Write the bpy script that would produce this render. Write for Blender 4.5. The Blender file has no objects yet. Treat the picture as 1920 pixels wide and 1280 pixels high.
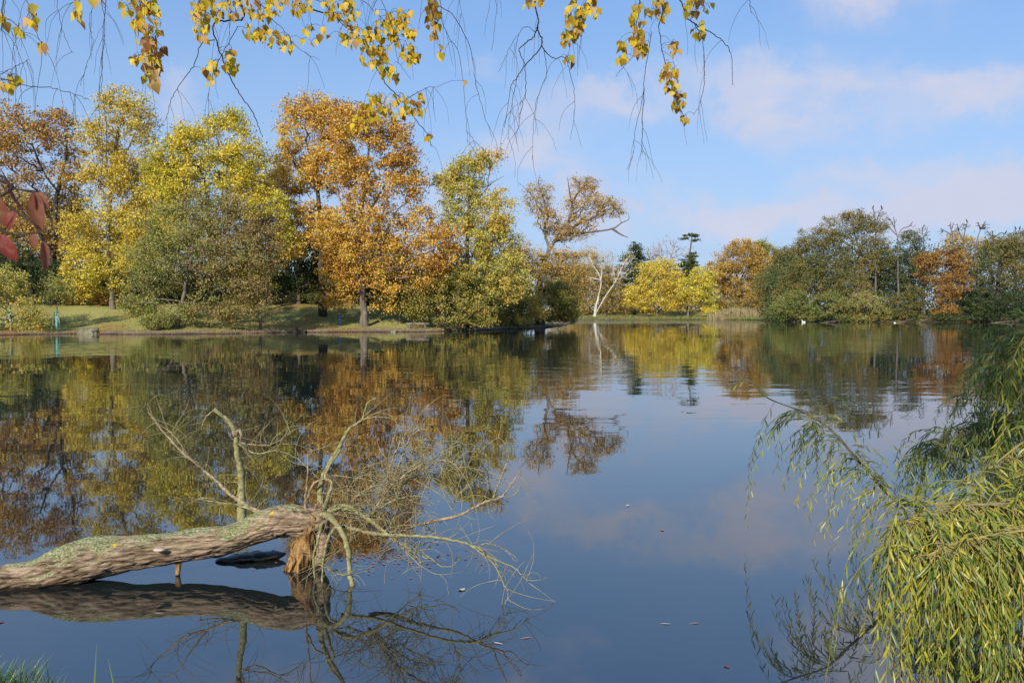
import bpy, math, random
import numpy as np
from mathutils import Vector, Matrix, noise as mnoise

R = math.radians
rng = np.random.default_rng(11)
random.seed(5)
scene = bpy.context.scene
col = scene.collection

# ------------------------------------------------------------------ camera
FPX, CX, CY, HORIZON, CAMH = 1500.0, 960.0, 640.0, 588.0, 2.3
PITCH = math.atan((CY - HORIZON) / FPX)
cam_d = bpy.data.cameras.new('camera')
cam = bpy.data.objects.new('camera', cam_d)
col.objects.link(cam)
cam.location = (0, 0, CAMH)
cam.rotation_euler = (math.pi / 2 - PITCH, 0, 0)
cam_d.sensor_width = 23.5
cam_d.lens = FPX / 1920.0 * 23.5
cam_d.clip_start = 0.05
cam_d.clip_end = 6000
cam_d.dof.use_dof = True
cam_d.dof.focus_distance = 14.0
cam_d.dof.aperture_fstop = 9.0
scene.camera = cam

# ------------------------------------------------------------------ sky, sun, exposure
SUN_AZ = R(25)      # behind the camera, to its left
SUN_EL = R(29)
to_sun = Vector((-math.sin(SUN_AZ) * math.cos(SUN_EL), -math.cos(SUN_AZ) * math.cos(SUN_EL), math.sin(SUN_EL)))
sun_d = bpy.data.lights.new('sun', 'SUN')
sun_d.energy = 4.6
sun_d.angle = R(0.55)
sun_d.color = (1.0, 0.93, 0.82)
sun = bpy.data.objects.new('sun', sun_d)
col.objects.link(sun)
sun.rotation_euler = (-to_sun).to_track_quat('-Z', 'Y').to_euler()
sun.location = to_sun * 60

world = bpy.data.worlds.new('World')
scene.world = world
world.use_nodes = True
wt = world.node_tree
wt.nodes.clear()


class NT:
    """small helper to wire shader nodes"""
    def __init__(s, tree):
        s.t = tree

    def n(s, typ, **kw):
        nd = s.t.nodes.new(typ)
        for k, v in kw.items():
            setattr(nd, k, v)
        return nd

    def put(s, sock, v):
        if hasattr(v, 'is_output'):
            s.t.links.new(v, sock)
        elif v is not None:
            sock.default_value = v

    def math(s, op, a, b=None, c=None, clamp=False):
        nd = s.n('ShaderNodeMath', operation=op, use_clamp=clamp)
        s.put(nd.inputs[0], a)
        s.put(nd.inputs[1], b)
        s.put(nd.inputs[2], c)
        return nd.outputs[0]

    def vmath(s, op, a, b=None):
        nd = s.n('ShaderNodeVectorMath', operation=op)
        s.put(nd.inputs[0], a)
        s.put(nd.inputs[1], b)
        return nd.outputs[0]

    def mix(s, f, a, b):
        nd = s.n('ShaderNodeMix', data_type='RGBA')
        s.put(nd.inputs[0], f)
        s.put(nd.inputs[6], a)
        s.put(nd.inputs[7], b)
        return nd.outputs[2]

    def noise(s, vec, scale, detail=3, rough=0.55, color=False):
        nd = s.n('ShaderNodeTexNoise')
        s.put(nd.inputs['Vector'], vec)
        nd.inputs['Scale'].default_value = scale
        nd.inputs['Detail'].default_value = detail
        nd.inputs['Roughness'].default_value = rough
        return nd.outputs['Color' if color else 'Fac']

    def ramp(s, f, stops):
        nd = s.n('ShaderNodeValToRGB')
        s.put(nd.inputs[0], f)
        el = nd.color_ramp.elements
        while len(el) < len(stops):
            el.new(0.5)
        for e, (p, c) in zip(el, stops):
            e.position = p
            e.color = (*c, 1) if len(c) == 3 else c
        return nd.outputs[0]

    def smooth(s, v, a, b):
        nd = s.n('ShaderNodeMapRange', interpolation_type='SMOOTHSTEP')
        s.put(nd.inputs[0], v)
        nd.inputs[1].default_value = a
        nd.inputs[2].default_value = b
        return nd.outputs[0]


w = NT(wt)
sky = w.n('ShaderNodeTexSky', sky_type='NISHITA')
sky.sun_disc = False
sky.sun_elevation = SUN_EL
sky.sun_rotation = math.atan2(to_sun.x, to_sun.y)
sky.altitude = 60
sky.air_density = 1.0
sky.dust_density = 1.2
sky.ozone_density = 1.6
gen = w.n('ShaderNodeTexCoord').outputs['Generated']
warp = w.vmath('SCALE', w.vmath('SUBTRACT', w.noise(gen, 9.0, 5, 0.6, True), (0.5, 0.5, 0.5)))
warp.node.inputs['Scale'].default_value = 0.16
sep = w.n('ShaderNodeSeparateXYZ')
w.put(sep.inputs[0], w.vmath('ADD', gen, warp))
az = w.math('ARCTAN2', sep.outputs[0], sep.outputs[1])
el = w.math('ARCSINE', sep.outputs[2])
# the soft clouds over the lake: (pixel x, pixel y, half width, half height, strength)
CLOUDS = [(1620, 10, 130, 85, .75), (990, 265, 120, 55, .62), (1150, 190, 120, 40, .5), (1400, 205, 120, 55, .55),
          (1850, 225, 190, 50, .6), (1390, 420, 130, 45, .75), (1130, 390, 110, 60, .55), (1880, 395, 160, 45, .7),
          (1600, 350, 130, 30, .4), (340, 215, 60, 40, .4), (820, 380, 120, 60, .4), (1560, 270, 120, 40, .3),
          (1700, 430, 200, 35, .5), (1050, -170, 260, 70, .5), (500, -120, 200, 60, .4), (1650, -260, 200, 90, .45)]
tot = None
for (px, py, rx, ry, st) in CLOUDS:
    a0 = math.atan((px - CX) / FPX)
    e0 = math.atan((HORIZON - py) / FPX)
    u = w.math('DIVIDE', w.math('SUBTRACT', az, a0), rx / FPX)
    v = w.math('DIVIDE', w.math('SUBTRACT', el, e0), ry / FPX)
    d2 = w.math('ADD', w.math('MULTIPLY', u, u), w.math('MULTIPLY', v, v))
    g = w.math('MULTIPLY', w.math('EXPONENT', w.math('MULTIPLY', d2, -1.1)), st * 1.1)
    tot = g if tot is None else w.math('ADD', tot, g)
# scattered cloud over the rest of the dome
den = w.math('ADD', w.math('MAXIMUM', w.n('ShaderNodeSeparateXYZ').outputs[2], 0.0), 0.25)
s2 = den.node.inputs[0].links[0].from_node.inputs[0].links[0].from_node
w.put(s2.inputs[0], gen)
plan = w.vmath('DIVIDE', gen, None)
cmb = w.n('ShaderNodeCombineXYZ')
for i in range(3):
    w.put(cmb.inputs[i], den)
w.put(plan.node.inputs[1], cmb.outputs[0])
scat = w.math('MULTIPLY', w.smooth(w.noise(plan, 2.1, 6, 0.55), 0.56, 0.78), 0.5)
tot = w.math('ADD', tot, scat)
tot = w.math('MULTIPLY', tot, w.smooth(w.noise(gen, 14.0, 5, 0.6), 0.12, 0.5))
tot = w.math('MULTIPLY', w.smooth(tot, 0.03, 0.75), 0.85)
cloud_c = w.mix(w.noise(gen, 7.0, 4, 0.5), (4.5, 4.75, 6.0, 1), (5.5, 5.5, 6.5, 1))
bg = w.n('ShaderNodeBackground')
skyc = w.n('ShaderNodeMix', data_type='RGBA', blend_type='MULTIPLY')
skyc.inputs[0].default_value = 1.0
w.put(skyc.inputs[6], sky.outputs[0])
skyc.inputs[7].default_value = (0.98, 1.05, 1.20, 1)
# thin autumn veil: the sky is flatter in contrast than clean air and pales towards the horizon
gam = w.n('ShaderNodeGamma')
gam.inputs[1].default_value = 0.40
w.put(gam.inputs[0], skyc.outputs[2])
veil = w.n('ShaderNodeMix', data_type='RGBA', blend_type='MULTIPLY')
veil.inputs[0].default_value = 1.0
w.put(veil.inputs[6], gam.outputs[0])
veil.inputs[7].default_value = (1.74, 2.48, 3.42, 1)
hz = w.math('MULTIPLY', w.math('EXPONENT', w.math('MULTIPLY', w.math('MAXIMUM', el, 0.0), -6.0)), 0.85)
deep = w.n('ShaderNodeMix', data_type='RGBA', blend_type='MULTIPLY')      # the blue deepens with height
w.put(deep.inputs[0], w.smooth(el, 0.12, 0.62))
w.put(deep.inputs[6], veil.outputs[2])
deep.inputs[7].default_value = (0.62, 0.80, 0.98, 1)
skyv = w.mix(hz, deep.outputs[2], (4.0, 4.8, 6.2, 1))
w.put(bg.inputs[0], w.mix(tot, skyv, cloud_c))
bg.inputs[1].default_value = 0.1
wo = w.n('ShaderNodeOutputWorld')
wt.links.new(bg.outputs[0], wo.inputs[0])

vs = scene.view_settings
vs.view_transform = 'Standard'
vs.look = 'None'
vs.exposure = 0.35
vs.gamma = 1.0
vs.use_curve_mapping = False
cy = scene.cycles
cy.max_bounces = 5
cy.diffuse_bounces = 2
cy.glossy_bounces = 3
cy.transmission_bounces = 3
cy.transparent_max_bounces = 4
cy.caustics_reflective = False
cy.caustics_refractive = False


# ------------------------------------------------------------------ helpers
def P(px, py, Y):
    """point seen at photo pixel (px, py), Y metres in front of the camera"""
    cp, sp = math.cos(PITCH), math.sin(PITCH)
    a, b = (px - CX) / FPX, (CY - py) / FPX
    dy, dz = cp + b * sp, -sp + b * cp
    t = Y / dy
    return np.array((a * t, Y, CAMH + dz * t))


def on_water(px, py):
    cp, sp = math.cos(PITCH), math.sin(PITCH)
    a, b = (px - CX) / FPX, (CY - py) / FPX
    dy, dz = cp + b * sp, -sp + b * cp
    t = CAMH / -dz
    return np.array((a * t, dy * t, 0.0))


def unit(v):
    return v / np.maximum(np.linalg.norm(v, axis=-1, keepdims=True), 1e-9)


def link(o, parent=None):
    col.objects.link(o)
    if parent is not None:
        o.parent = parent
    return o


def tag(o, label, cat, group=None):
    o['label'] = label
    o['category'] = cat
    if group:
        o['group'] = group
    return o


def empty(name, loc, label, cat, group=None):
    o = bpy.data.objects.new(name, None)
    o.empty_display_size = 0.3
    o.location = loc
    link(o)
    return tag(o, label, cat, group)


def mesh_data(name, V, F, mat, smooth=False, tint=None):
    V = np.asarray(V, dtype=np.float32)
    F = np.asarray(F, dtype=np.int32)
    me = bpy.data.meshes.new(name)
    k = F.shape[1]
    me.vertices.add(len(V))
    me.vertices.foreach_set('co', V.ravel())
    me.loops.add(F.size)
    me.loops.foreach_set('vertex_index', F.ravel())
    me.polygons.add(len(F))
    me.polygons.foreach_set('loop_start', np.arange(0, F.size, k, dtype=np.int32))
    me.polygons.foreach_set('loop_total', np.full(len(F), k, dtype=np.int32))
    me.polygons.foreach_set('use_smooth', np.full(len(F), smooth, dtype=bool))
    if tint is not None:
        at = me.attributes.new('tint', 'FLOAT', 'POINT')
        at.data.foreach_set('value', np.asarray(tint, dtype=np.float32))
    me.update(calc_edges=True)
    me.materials.append(mat)
    return me


def mk(name, V, F, mat, parent=None, smooth=False, tint=None):
    """one mesh object; world coordinates are given, the parent's location is taken off"""
    V = np.asarray(V, dtype=np.float64)
    if parent is not None:
        V = V - np.array(parent_loc(parent))
    return link(bpy.data.objects.new(name, mesh_data(name, V, F, mat, smooth, tint)), parent)


def parent_loc(o):
    p = np.array(o.location)
    while o.parent is not None:
        o = o.parent
        p = p + np.array(o.location)
    return p


def tube(pts, rad, sides=8, cap=True):
    pts = np.asarray(pts, float)
    n = len(pts)
    rad = np.full(n, rad) if np.isscalar(rad) else np.asarray(rad, float)
    tan = unit(np.gradient(pts, axis=0))
    ref = np.array((0, 0, 1.0)) if abs(tan[0][2]) < 0.9 else np.array((1.0, 0, 0))
    u = unit(np.cross(tan[0], ref))
    V = []
    ang = np.linspace(0, 2 * np.pi, sides, endpoint=False)
    for i in range(n):
        u = unit(u - tan[i] * np.dot(u, tan[i]))
        v = np.cross(tan[i], u)
        V.append(pts[i] + rad[i] * (np.cos(ang)[:, None] * u + np.sin(ang)[:, None] * v))
    if cap:
        V = [np.repeat(pts[:1], sides, 0)] + V + [np.repeat(pts[-1:], sides, 0)]
    m = len(V)
    V = np.concatenate(V)
    i = np.arange(m - 1)[:, None] * sides
    j = np.arange(sides)[None, :]
    j2 = (j + 1) % sides
    F = np.stack([i + j, i + j2, i + sides + j2, i + sides + j], -1).reshape(-1, 4)
    return V, F


def join(parts):
    Vs, Fs, o = [], [], 0
    for V, F in parts:
        Vs.append(V)
        Fs.append(np.asarray(F) + o)
        o += len(V)
    return np.concatenate(Vs), np.concatenate(Fs)


def spline(pts, n=8):
    """Catmull-Rom through the points, n samples a segment"""
    p = np.asarray(pts, float)
    p = np.vstack([2 * p[0] - p[1], p, 2 * p[-1] - p[-2]])
    out = []
    for i in range(1, len(p) - 2):
        for t in np.linspace(0, 1, n, endpoint=False):
            a, b, c, d = p[i - 1], p[i], p[i + 1], p[i + 2]
            out.append(0.5 * (2 * b + (c - a) * t + (2 * a - 5 * b + 4 * c - d) * t * t + (3 * b - a - 3 * c + d) * t ** 3))
    out.append(p[-2])
    return np.array(out)


def edge_tubes(P0, P1, r0, r1, sides=6):
    """a tapered tube for every edge, all at once"""
    P0, P1 = np.asarray(P0), np.asarray(P1)
    d = unit(P1 - P0)
    ref = np.where(np.abs(d[:, 2:3]) < 0.9, np.array([[0, 0, 1.0]]), np.array([[1.0, 0, 0]]))
    u = unit(np.cross(d, ref))
    v = np.cross(d, u)
    ang = np.linspace(0, 2 * np.pi, sides, endpoint=False)
    ring = np.cos(ang)[None, :, None] * u[:, None] + np.sin(ang)[None, :, None] * v[:, None]
    A = P0[:, None] - d[:, None] * (0.3 * np.minimum(r0, r1))[:, None, None] + ring * r0[:, None, None]
    B = P1[:, None] + ring * r1[:, None, None]
    V = np.concatenate([A, B], 1).reshape(-1, 3)
    e = np.arange(len(P0))[:, None] * 2 * sides
    j = np.arange(sides)[None, :]
    j2 = (j + 1) % sides
    F = np.stack([e + j, e + j2, e + sides + j2, e + sides + j], -1).reshape(-1, 4)
    return V, F


def grow(chains, pts, bf=0.35):
    """chains: list of polylines that already exist (the first is the trunk, the others start near an earlier one).
    pts: points the twigs must reach.  Balanced spanning tree.  Returns positions, parents, index of first twig."""
    pos, par, pl = [], [], []
    for ch in chains:
        prev = -1
        for q in ch:
            q = np.asarray(q, float)
            if prev < 0 and pos:
                prev = int(np.argmin(np.linalg.norm(np.array(pos) - q, axis=1)))
            pos.append(q)
            par.append(prev)
            pl.append(0 if prev < 0 else pl[prev] + np.linalg.norm(q - pos[prev]))
            prev = len(pos) - 1
    first = len(pos)
    pts = np.asarray(pts, float)
    n = len(pts)
    if n == 0:
        return np.array(pos), np.array(par), first
    best = np.full(n, 1e18)
    who = np.zeros(n, int)
    start = max(1, len(chains[0]) // 3) if len(chains[0]) > 3 else 0
    for i in range(start, first):
        c = np.linalg.norm(pts - pos[i], axis=1) + bf * pl[i]
        m = c < best
        best[m] = c[m]
        who[m] = i
    left = np.ones(n, bool)
    for _ in range(n):
        k = int(np.argmin(np.where(left, best, 1e18)))
        left[k] = False
        pos.append(pts[k])
        par.append(int(who[k]))
        i = len(pos) - 1
        pl.append(pl[par[i]] + np.linalg.norm(pos[i] - pos[par[i]]))
        c = np.linalg.norm(pts - pos[i], axis=1) + bf * pl[i]
        m = left & (c < best)
        best[m] = c[m]
        who[m] = i
    return np.array(pos), np.array(par), first


def tips_below(par):
    n = len(par)
    t = np.zeros(n)
    kids = np.bincount(par[par >= 0], minlength=n)
    t[kids == 0] = 1
    for i in range(n - 1, -1, -1):
        if par[i] >= 0:
            t[par[i]] += t[i]
    return t


def leaf_quads(C, size, aspect=0.62, up=0.5, axis=None, g=None):
    """rhombic leaves at the points C"""
    g = g or rng
    n = len(C)
    nrm = unit(g.normal(size=(n, 3)) + np.array((0, 0, up)))
    a = g.normal(size=(n, 3)) if axis is None else axis + 0.5 * g.normal(size=(n, 3))
    a = unit(a - nrm * np.sum(a * nrm, 1, keepdims=True))
    b = np.cross(nrm, a)
    s = (size * g.uniform(0.65, 1.35, n))[:, None]
    V = np.stack([C - a * s * .5, C + b * s * .5 * aspect + nrm * s * .08, C + a * s * .5, C - b * s * .5 * aspect + nrm * s * .08], 1).reshape(-1, 3)
    F = np.arange(4 * n).reshape(-1, 4)
    return V, F


# ------------------------------------------------------------------ materials
def new_mat(name):
    m = bpy.data.materials.new(name)
    m.use_nodes = True
    m.node_tree.nodes.clear()
    t = NT(m.node_tree)
    out = t.n('ShaderNodeOutputMaterial')
    return m, t, out


def principled(t, out, color, rough=0.8, normal=None, spec=0.3):
    b = t.n('ShaderNodeBsdfPrincipled')
    t.put(b.inputs['Base Color'], color)
    t.put(b.inputs['Roughness'], rough)
    b.inputs['Specular IOR Level'].default_value = spec
    if normal is not None:
        t.put(b.inputs['Normal'], normal)
    t.t.links.new(b.outputs[0], out.inputs[0])
    return b


def leaf_mat(name, stops, by='attr', transl=0.3, rough=0.55, spec=0.25):
    """leaf colours: a ramp read by each leaf's own tint"""
    m, t, out = new_mat(name)
    if by == 'attr':
        f = t.n('ShaderNodeAttribute', attribute_name='tint').outputs['Fac']
    else:
        f = t.n('ShaderNodeObjectInfo').outputs['Random']
    c = t.ramp(f, [(i / (len(stops) - 1), s) for i, s in enumerate(stops)])
    b = t.n('ShaderNodeBsdfPrincipled')
    t.put(b.inputs['Base Color'], c)
    b.inputs['Roughness'].default_value = rough
    b.inputs['Specular IOR Level'].default_value = spec
    tr = t.n('ShaderNodeBsdfTranslucent')
    t.put(tr.inputs[0], c)
    mx = t.n('ShaderNodeMixShader')
    mx.inputs[0].default_value = transl
    t.t.links.new(b.outputs[0], mx.inputs[1])
    t.t.links.new(tr.outputs[0], mx.inputs[2])
    t.t.links.new(mx.outputs[0], out.inputs[0])
    return m


def bark_mat(name, c1, c2, scale=3.0, bump=0.02, stretch=0.25):
    m, t, out = new_mat(name)
    co = t.n('ShaderNodeTexCoord').outputs['Object']
    mp = t.n('ShaderNodeMapping')
    t.put(mp.inputs[0], co)
    mp.inputs['Scale'].default_value = (1, 1, stretch)
    f = t.noise(mp.outputs[0], scale, 6, 0.65)
    c = t.ramp(f, [(0.3, c1), (0.7, c2)])
    bp = t.n('ShaderNodeBump')
    bp.inputs['Strength'].default_value = 0.7
    bp.inputs['Distance'].default_value = bump
    t.put(bp.inputs['Height'], f)
    principled(t, out, c, 0.9, bp.outputs[0], 0.15)
    return m
# ------------------------------------------------------------------ lake outline and terrain
LAKE = [(-8, 6.6), (-30, 12), (-80, 25), (-112, 52), (-98, 84), (-72, 88)]
LAKE += [tuple(on_water(x, y)[:2]) for x, y in [(0, 628), (150, 626), (300, 627), (400, 626), (560, 623), (700, 622.5), (800, 622),
                                              (900, 619), (960, 616.5), (1012, 615)]]
LAKE += [(9, 150), (14, 190), (20, 250)]
LAKE += [tuple(on_water(x, y)[:2]) for x, y in [(1085, 599.4), (1160, 599.0), (1260, 599.2), (1345, 599.4), (1405, 600), (1445, 601.8),
                                              (1500, 603.2), (1600, 604), (1700, 604.2), (1800, 604), (1920, 603.6)]]
LAKE += [(175, 200), (215, 165), (190, 110), (110, 70), (45, 36), (16, 17), (8, 10.5), (5.2, 7.0), (3.9, 5.0), (2.6, 3.9), (1.2, 3.5),
         (0, 3.4), (-1.4, 3.6), (-2.3, 4.3), (-2.95, 4.95), (-3.6, 5.0), (-5.2, 5.3)]
LAKE = np.array(LAKE, float)


def shore_dist(X, Y):
    """signed distance to the lake's edge, positive on land"""
    best = np.full(X.shape, 1e9)
    inside = np.zeros(X.shape, bool)
    n = len(LAKE)
    for i in range(n):
        ax, ay = LAKE[i]
        bx, by = LAKE[(i + 1) % n]
        dx, dy = bx - ax, by - ay
        t = np.clip(((X - ax) * dx + (Y - ay) * dy) / (dx * dx + dy * dy), 0, 1)
        best = np.minimum(best, np.hypot(X - ax - t * dx, Y - ay - t * dy))
        c = (ay > Y) != (by > Y)
        xi = ax + (Y - ay) / (by - ay if by != ay else 1e-9) * dx
        inside ^= c & (X < xi)
    s = np.where(inside, -best, best)
    far = np.clip((Y - 30) / 40, 0, 1)      # a ragged edge on the far banks
    return s + far * (.55 * np.sin(X * .83 + Y * .31) * np.sin(X * .37 + 1.1) + .32 * np.sin(X * 2.3 + Y) + .22 * np.sin(X * 4.9 - Y * 1.7))


def sstep(a, b, x):
    t = np.clip((x - a) / (b - a), 0, 1)
    return t * t * (3 - 2 * t)


def terrain_z(X, Y, d=None):
    X, Y = np.asarray(X, float), np.asarray(Y, float)
    d = shore_dist(X, Y) if d is None else d
    far = sstep(20, 60, Y)
    wob = 0.25 * np.sin(X * .21 + 1.3) * np.sin(Y * .17) + 0.12 * np.sin(X * .63 + Y * .4)
    left = sstep(8, -12, X) * sstep(20, 60, Y) * sstep(260, 170, Y)
    edge = 0.28 * sstep(0.0, 0.7, d) * far + 0.42 * sstep(0, 1.1, d) * (1 - far)
    rise = left * 3.1 * sstep(0.5, 22, d) + (1 - left) * (0.55 * sstep(0.5, 10, d) + 2.0 * sstep(15, 70, d))
    land = edge + rise + wob * sstep(1.5, 9, d) * (0.3 + 0.7 * far) + 0.01 * np.minimum(d, 200) * far
    return np.where(d > 0, land, np.maximum(d * 0.45, -1.2))


def gz(x, y):
    return float(terrain_z(np.array([x]), np.array([y]))[0])


def axis(*segs):
    return np.unique(np.concatenate([np.arange(a, b, s) for a, b, s in segs]).round(3))


gx = axis((-1500, -160, 90), (-160, 210, 1.6), (-9, 9, 0.22), (210, 1501, 90))
gy = axis((-400, -20, 60), (-20, 80, 2.5), (80, 145, 0.8), (145, 380, 2.5), (-3, 8.5, 0.22), (380, 2001, 120))
XX, YY = np.meshgrid(gx, gy)
DD = shore_dist(XX, YY)
ZZ = terrain_z(XX, YY, DD)
nx, ny = len(gx), len(gy)
ii = (np.arange(ny - 1)[:, None] * nx + np.arange(nx - 1)[None, :]).ravel()
TF = np.stack([ii, ii + 1, ii + nx + 1, ii + nx], 1)

m_ground, t, out = new_mat('lawn_and_earth')
d = t.n('ShaderNodeAttribute', attribute_name='tint').outputs['Fac']
pos = t.n('ShaderNodeNewGeometry').outputs['Position']
n1 = t.noise(pos, 0.25, 5, 0.6)
n2 = t.noise(pos, 5.0, 4, 0.7)
grass = t.mix(n1, (0.21, 0.23, 0.06, 1), (0.36, 0.34, 0.12, 1))
grass = t.mix(t.smooth(n2, 0.52, 0.62), grass, (0.34, 0.24, 0.09, 1))
earth = t.mix(n2, (0.15, 0.10, 0.06, 1), (0.30, 0.22, 0.14, 1))
spx = t.n('ShaderNodeSeparateXYZ')
t.put(spx.inputs[0], pos)
earth = t.mix(t.smooth(spx.outputs[0], 45, 75), earth, (0.05, 0.038, 0.025, 1))
dn = t.math('ADD', d, t.math('MULTIPLY', t.math('SUBTRACT', n1, 0.5), 9.0))
base = t.mix(t.smooth(dn, 1.5, 4.5), earth, grass)
litter = t.smooth(t.noise(pos, 0.11, 3, 0.5), 0.50, 0.62)
base = t.mix(t.math('MULTIPLY', litter, t.smooth(n2, 0.4, 0.55)), base, (0.27, 0.14, 0.045, 1))
base = t.mix(t.math('SUBTRACT', 1.0, t.smooth(t.math('ADD', d, t.math('MULTIPLY', t.math('SUBTRACT', n2, 0.5), 1.2)), 0.1, 0.5)), base, (0.06, 0.043, 0.03, 1))
bp = t.n('ShaderNodeBump')
bp.inputs['Distance'].default_value = 0.08
t.put(bp.inputs['Height'], n2)
principled(t, out, base, 0.95, bp.outputs[0], 0.1)
ground = mk('ground', np.stack([XX, YY, ZZ], -1).reshape(-1, 3), TF, m_ground, None, True, DD.ravel())
ground['kind'] = 'structure'

# ------------------------------------------------------------------ water
m_water, t, out = new_mat('lake_water')
pos = t.n('ShaderNodeNewGeometry').outputs['Position']
sp = t.n('ShaderNodeSeparateXYZ')
t.put(sp.inputs[0], pos)


def wave(scale, sx, detail):
    mp = t.n('ShaderNodeMapping')
    t.put(mp.inputs[0], pos)
    mp.inputs['Scale'].default_value = (sx, 1, 1)
    mp.inputs['Rotation'].default_value = (0, 0, R(8))
    return t.vmath('SUBTRACT', t.noise(mp.outputs[0], scale, detail, 0.5, True), (0.5, 0.5, 0.5))


def scaled(v, s):
    nd = t.n('ShaderNodeVectorMath', operation='SCALE')
    t.put(nd.inputs[0], v)
    t.put(nd.inputs['Scale'], s)
    return nd.outputs[0]


calm = t.noise(pos, 0.045, 2, 0.5)
yfar = t.smooth(sp.outputs[1], 9, 30)
patch = t.math('MULTIPLY', t.smooth(calm, 0.35, 0.7), yfar)
# the breeze reaches the open water between the two shores
wind = t.math('MULTIPLY', t.smooth(t.math('ADD', sp.outputs[1], t.math('MULTIPLY', calm, 24.0)), 194, 206),
              t.math('SUBTRACT', 1.0, t.smooth(sp.outputs[0], 58, 92)))
s_big = t.math('ADD', 0.008, t.math('MULTIPLY', patch, 0.06))
s_small = t.math('ADD', t.math('ADD', 0.003, t.math('MULTIPLY', patch, 0.03)), t.math('MULTIPLY', wind, 1.0))
nv = t.vmath('ADD', scaled(wave(2.0, 0.3, 2), s_big), scaled(wave(7.0, 0.4, 2), s_small))
nv = t.vmath('MULTIPLY', nv, (0.6, 1, 0))
nv = t.vmath('NORMALIZE', t.vmath('ADD', nv, (0, 0, 1)))
b = principled(t, out, (0.013, 0.017, 0.016, 1), 0.015, nv, 0.5)
b.inputs['IOR'].default_value = 2.6
water = mk('lake_water', [(-1500, -1500, 0), (1500, -1500, 0), (1500, 2000, 0), (-1500, 2000, 0)], [(0, 1, 2, 3)], m_water)
water['kind'] = 'structure'
# ------------------------------------------------------------------ trees
BARK_GREY = bark_mat('bark_grey_brown', (0.07, 0.055, 0.04), (0.24, 0.20, 0.155), 2.0, 0.05)
BARK_DARK = bark_mat('bark_dark', (0.02, 0.017, 0.014), (0.09, 0.075, 0.06), 2.0, 0.05)
BARK_PALE = bark_mat('bark_pale_cream', (0.34, 0.30, 0.22), (0.66, 0.62, 0.52), 1.2, 0.03)
BARK_DEAD = bark_mat('bark_dead_grey', (0.06, 0.055, 0.05), (0.17, 0.15, 0.14), 2.0, 0.03)
BARK_TWIG = bark_mat('bark_pinkish_twigs', (0.24, 0.19, 0.16), (0.42, 0.35, 0.30), 2.0, 0.02)
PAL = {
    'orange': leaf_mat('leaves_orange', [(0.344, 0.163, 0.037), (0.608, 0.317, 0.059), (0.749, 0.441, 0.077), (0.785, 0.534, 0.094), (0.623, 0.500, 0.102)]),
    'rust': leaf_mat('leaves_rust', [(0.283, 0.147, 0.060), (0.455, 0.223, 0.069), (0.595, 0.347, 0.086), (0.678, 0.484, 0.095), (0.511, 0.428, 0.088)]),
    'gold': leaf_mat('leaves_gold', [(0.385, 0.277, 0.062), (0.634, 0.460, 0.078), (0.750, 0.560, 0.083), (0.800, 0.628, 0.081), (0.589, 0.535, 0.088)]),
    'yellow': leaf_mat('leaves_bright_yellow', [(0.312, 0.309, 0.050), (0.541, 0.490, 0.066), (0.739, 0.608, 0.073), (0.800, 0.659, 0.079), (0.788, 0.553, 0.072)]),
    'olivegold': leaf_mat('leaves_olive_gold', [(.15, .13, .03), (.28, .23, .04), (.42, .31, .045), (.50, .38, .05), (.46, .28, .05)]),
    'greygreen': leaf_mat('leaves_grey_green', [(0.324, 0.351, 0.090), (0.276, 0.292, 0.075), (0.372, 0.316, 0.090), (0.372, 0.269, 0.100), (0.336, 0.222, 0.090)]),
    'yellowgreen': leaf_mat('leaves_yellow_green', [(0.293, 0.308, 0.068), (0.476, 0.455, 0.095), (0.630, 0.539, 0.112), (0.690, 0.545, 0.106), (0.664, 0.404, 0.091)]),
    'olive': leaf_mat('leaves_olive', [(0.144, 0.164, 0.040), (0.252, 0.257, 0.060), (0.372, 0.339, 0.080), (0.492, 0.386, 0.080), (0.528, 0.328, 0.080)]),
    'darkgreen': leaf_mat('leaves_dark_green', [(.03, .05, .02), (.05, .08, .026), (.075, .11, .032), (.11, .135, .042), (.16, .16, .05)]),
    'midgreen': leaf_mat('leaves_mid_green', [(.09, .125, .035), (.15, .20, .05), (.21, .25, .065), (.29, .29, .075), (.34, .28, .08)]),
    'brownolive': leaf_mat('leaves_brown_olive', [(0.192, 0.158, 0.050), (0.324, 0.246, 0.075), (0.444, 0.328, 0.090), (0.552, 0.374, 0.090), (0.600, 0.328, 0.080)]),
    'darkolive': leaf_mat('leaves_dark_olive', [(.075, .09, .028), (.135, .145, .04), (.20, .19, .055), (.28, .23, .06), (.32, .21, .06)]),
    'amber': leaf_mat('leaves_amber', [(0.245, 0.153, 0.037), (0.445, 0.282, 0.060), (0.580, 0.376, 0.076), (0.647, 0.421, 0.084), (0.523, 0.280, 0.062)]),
    'copper': leaf_mat('leaves_copper', [(0.198, 0.096, 0.035), (0.360, 0.181, 0.053), (0.454, 0.250, 0.067), (0.497, 0.305, 0.079), (0.341, 0.256, 0.071)]),
}


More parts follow.
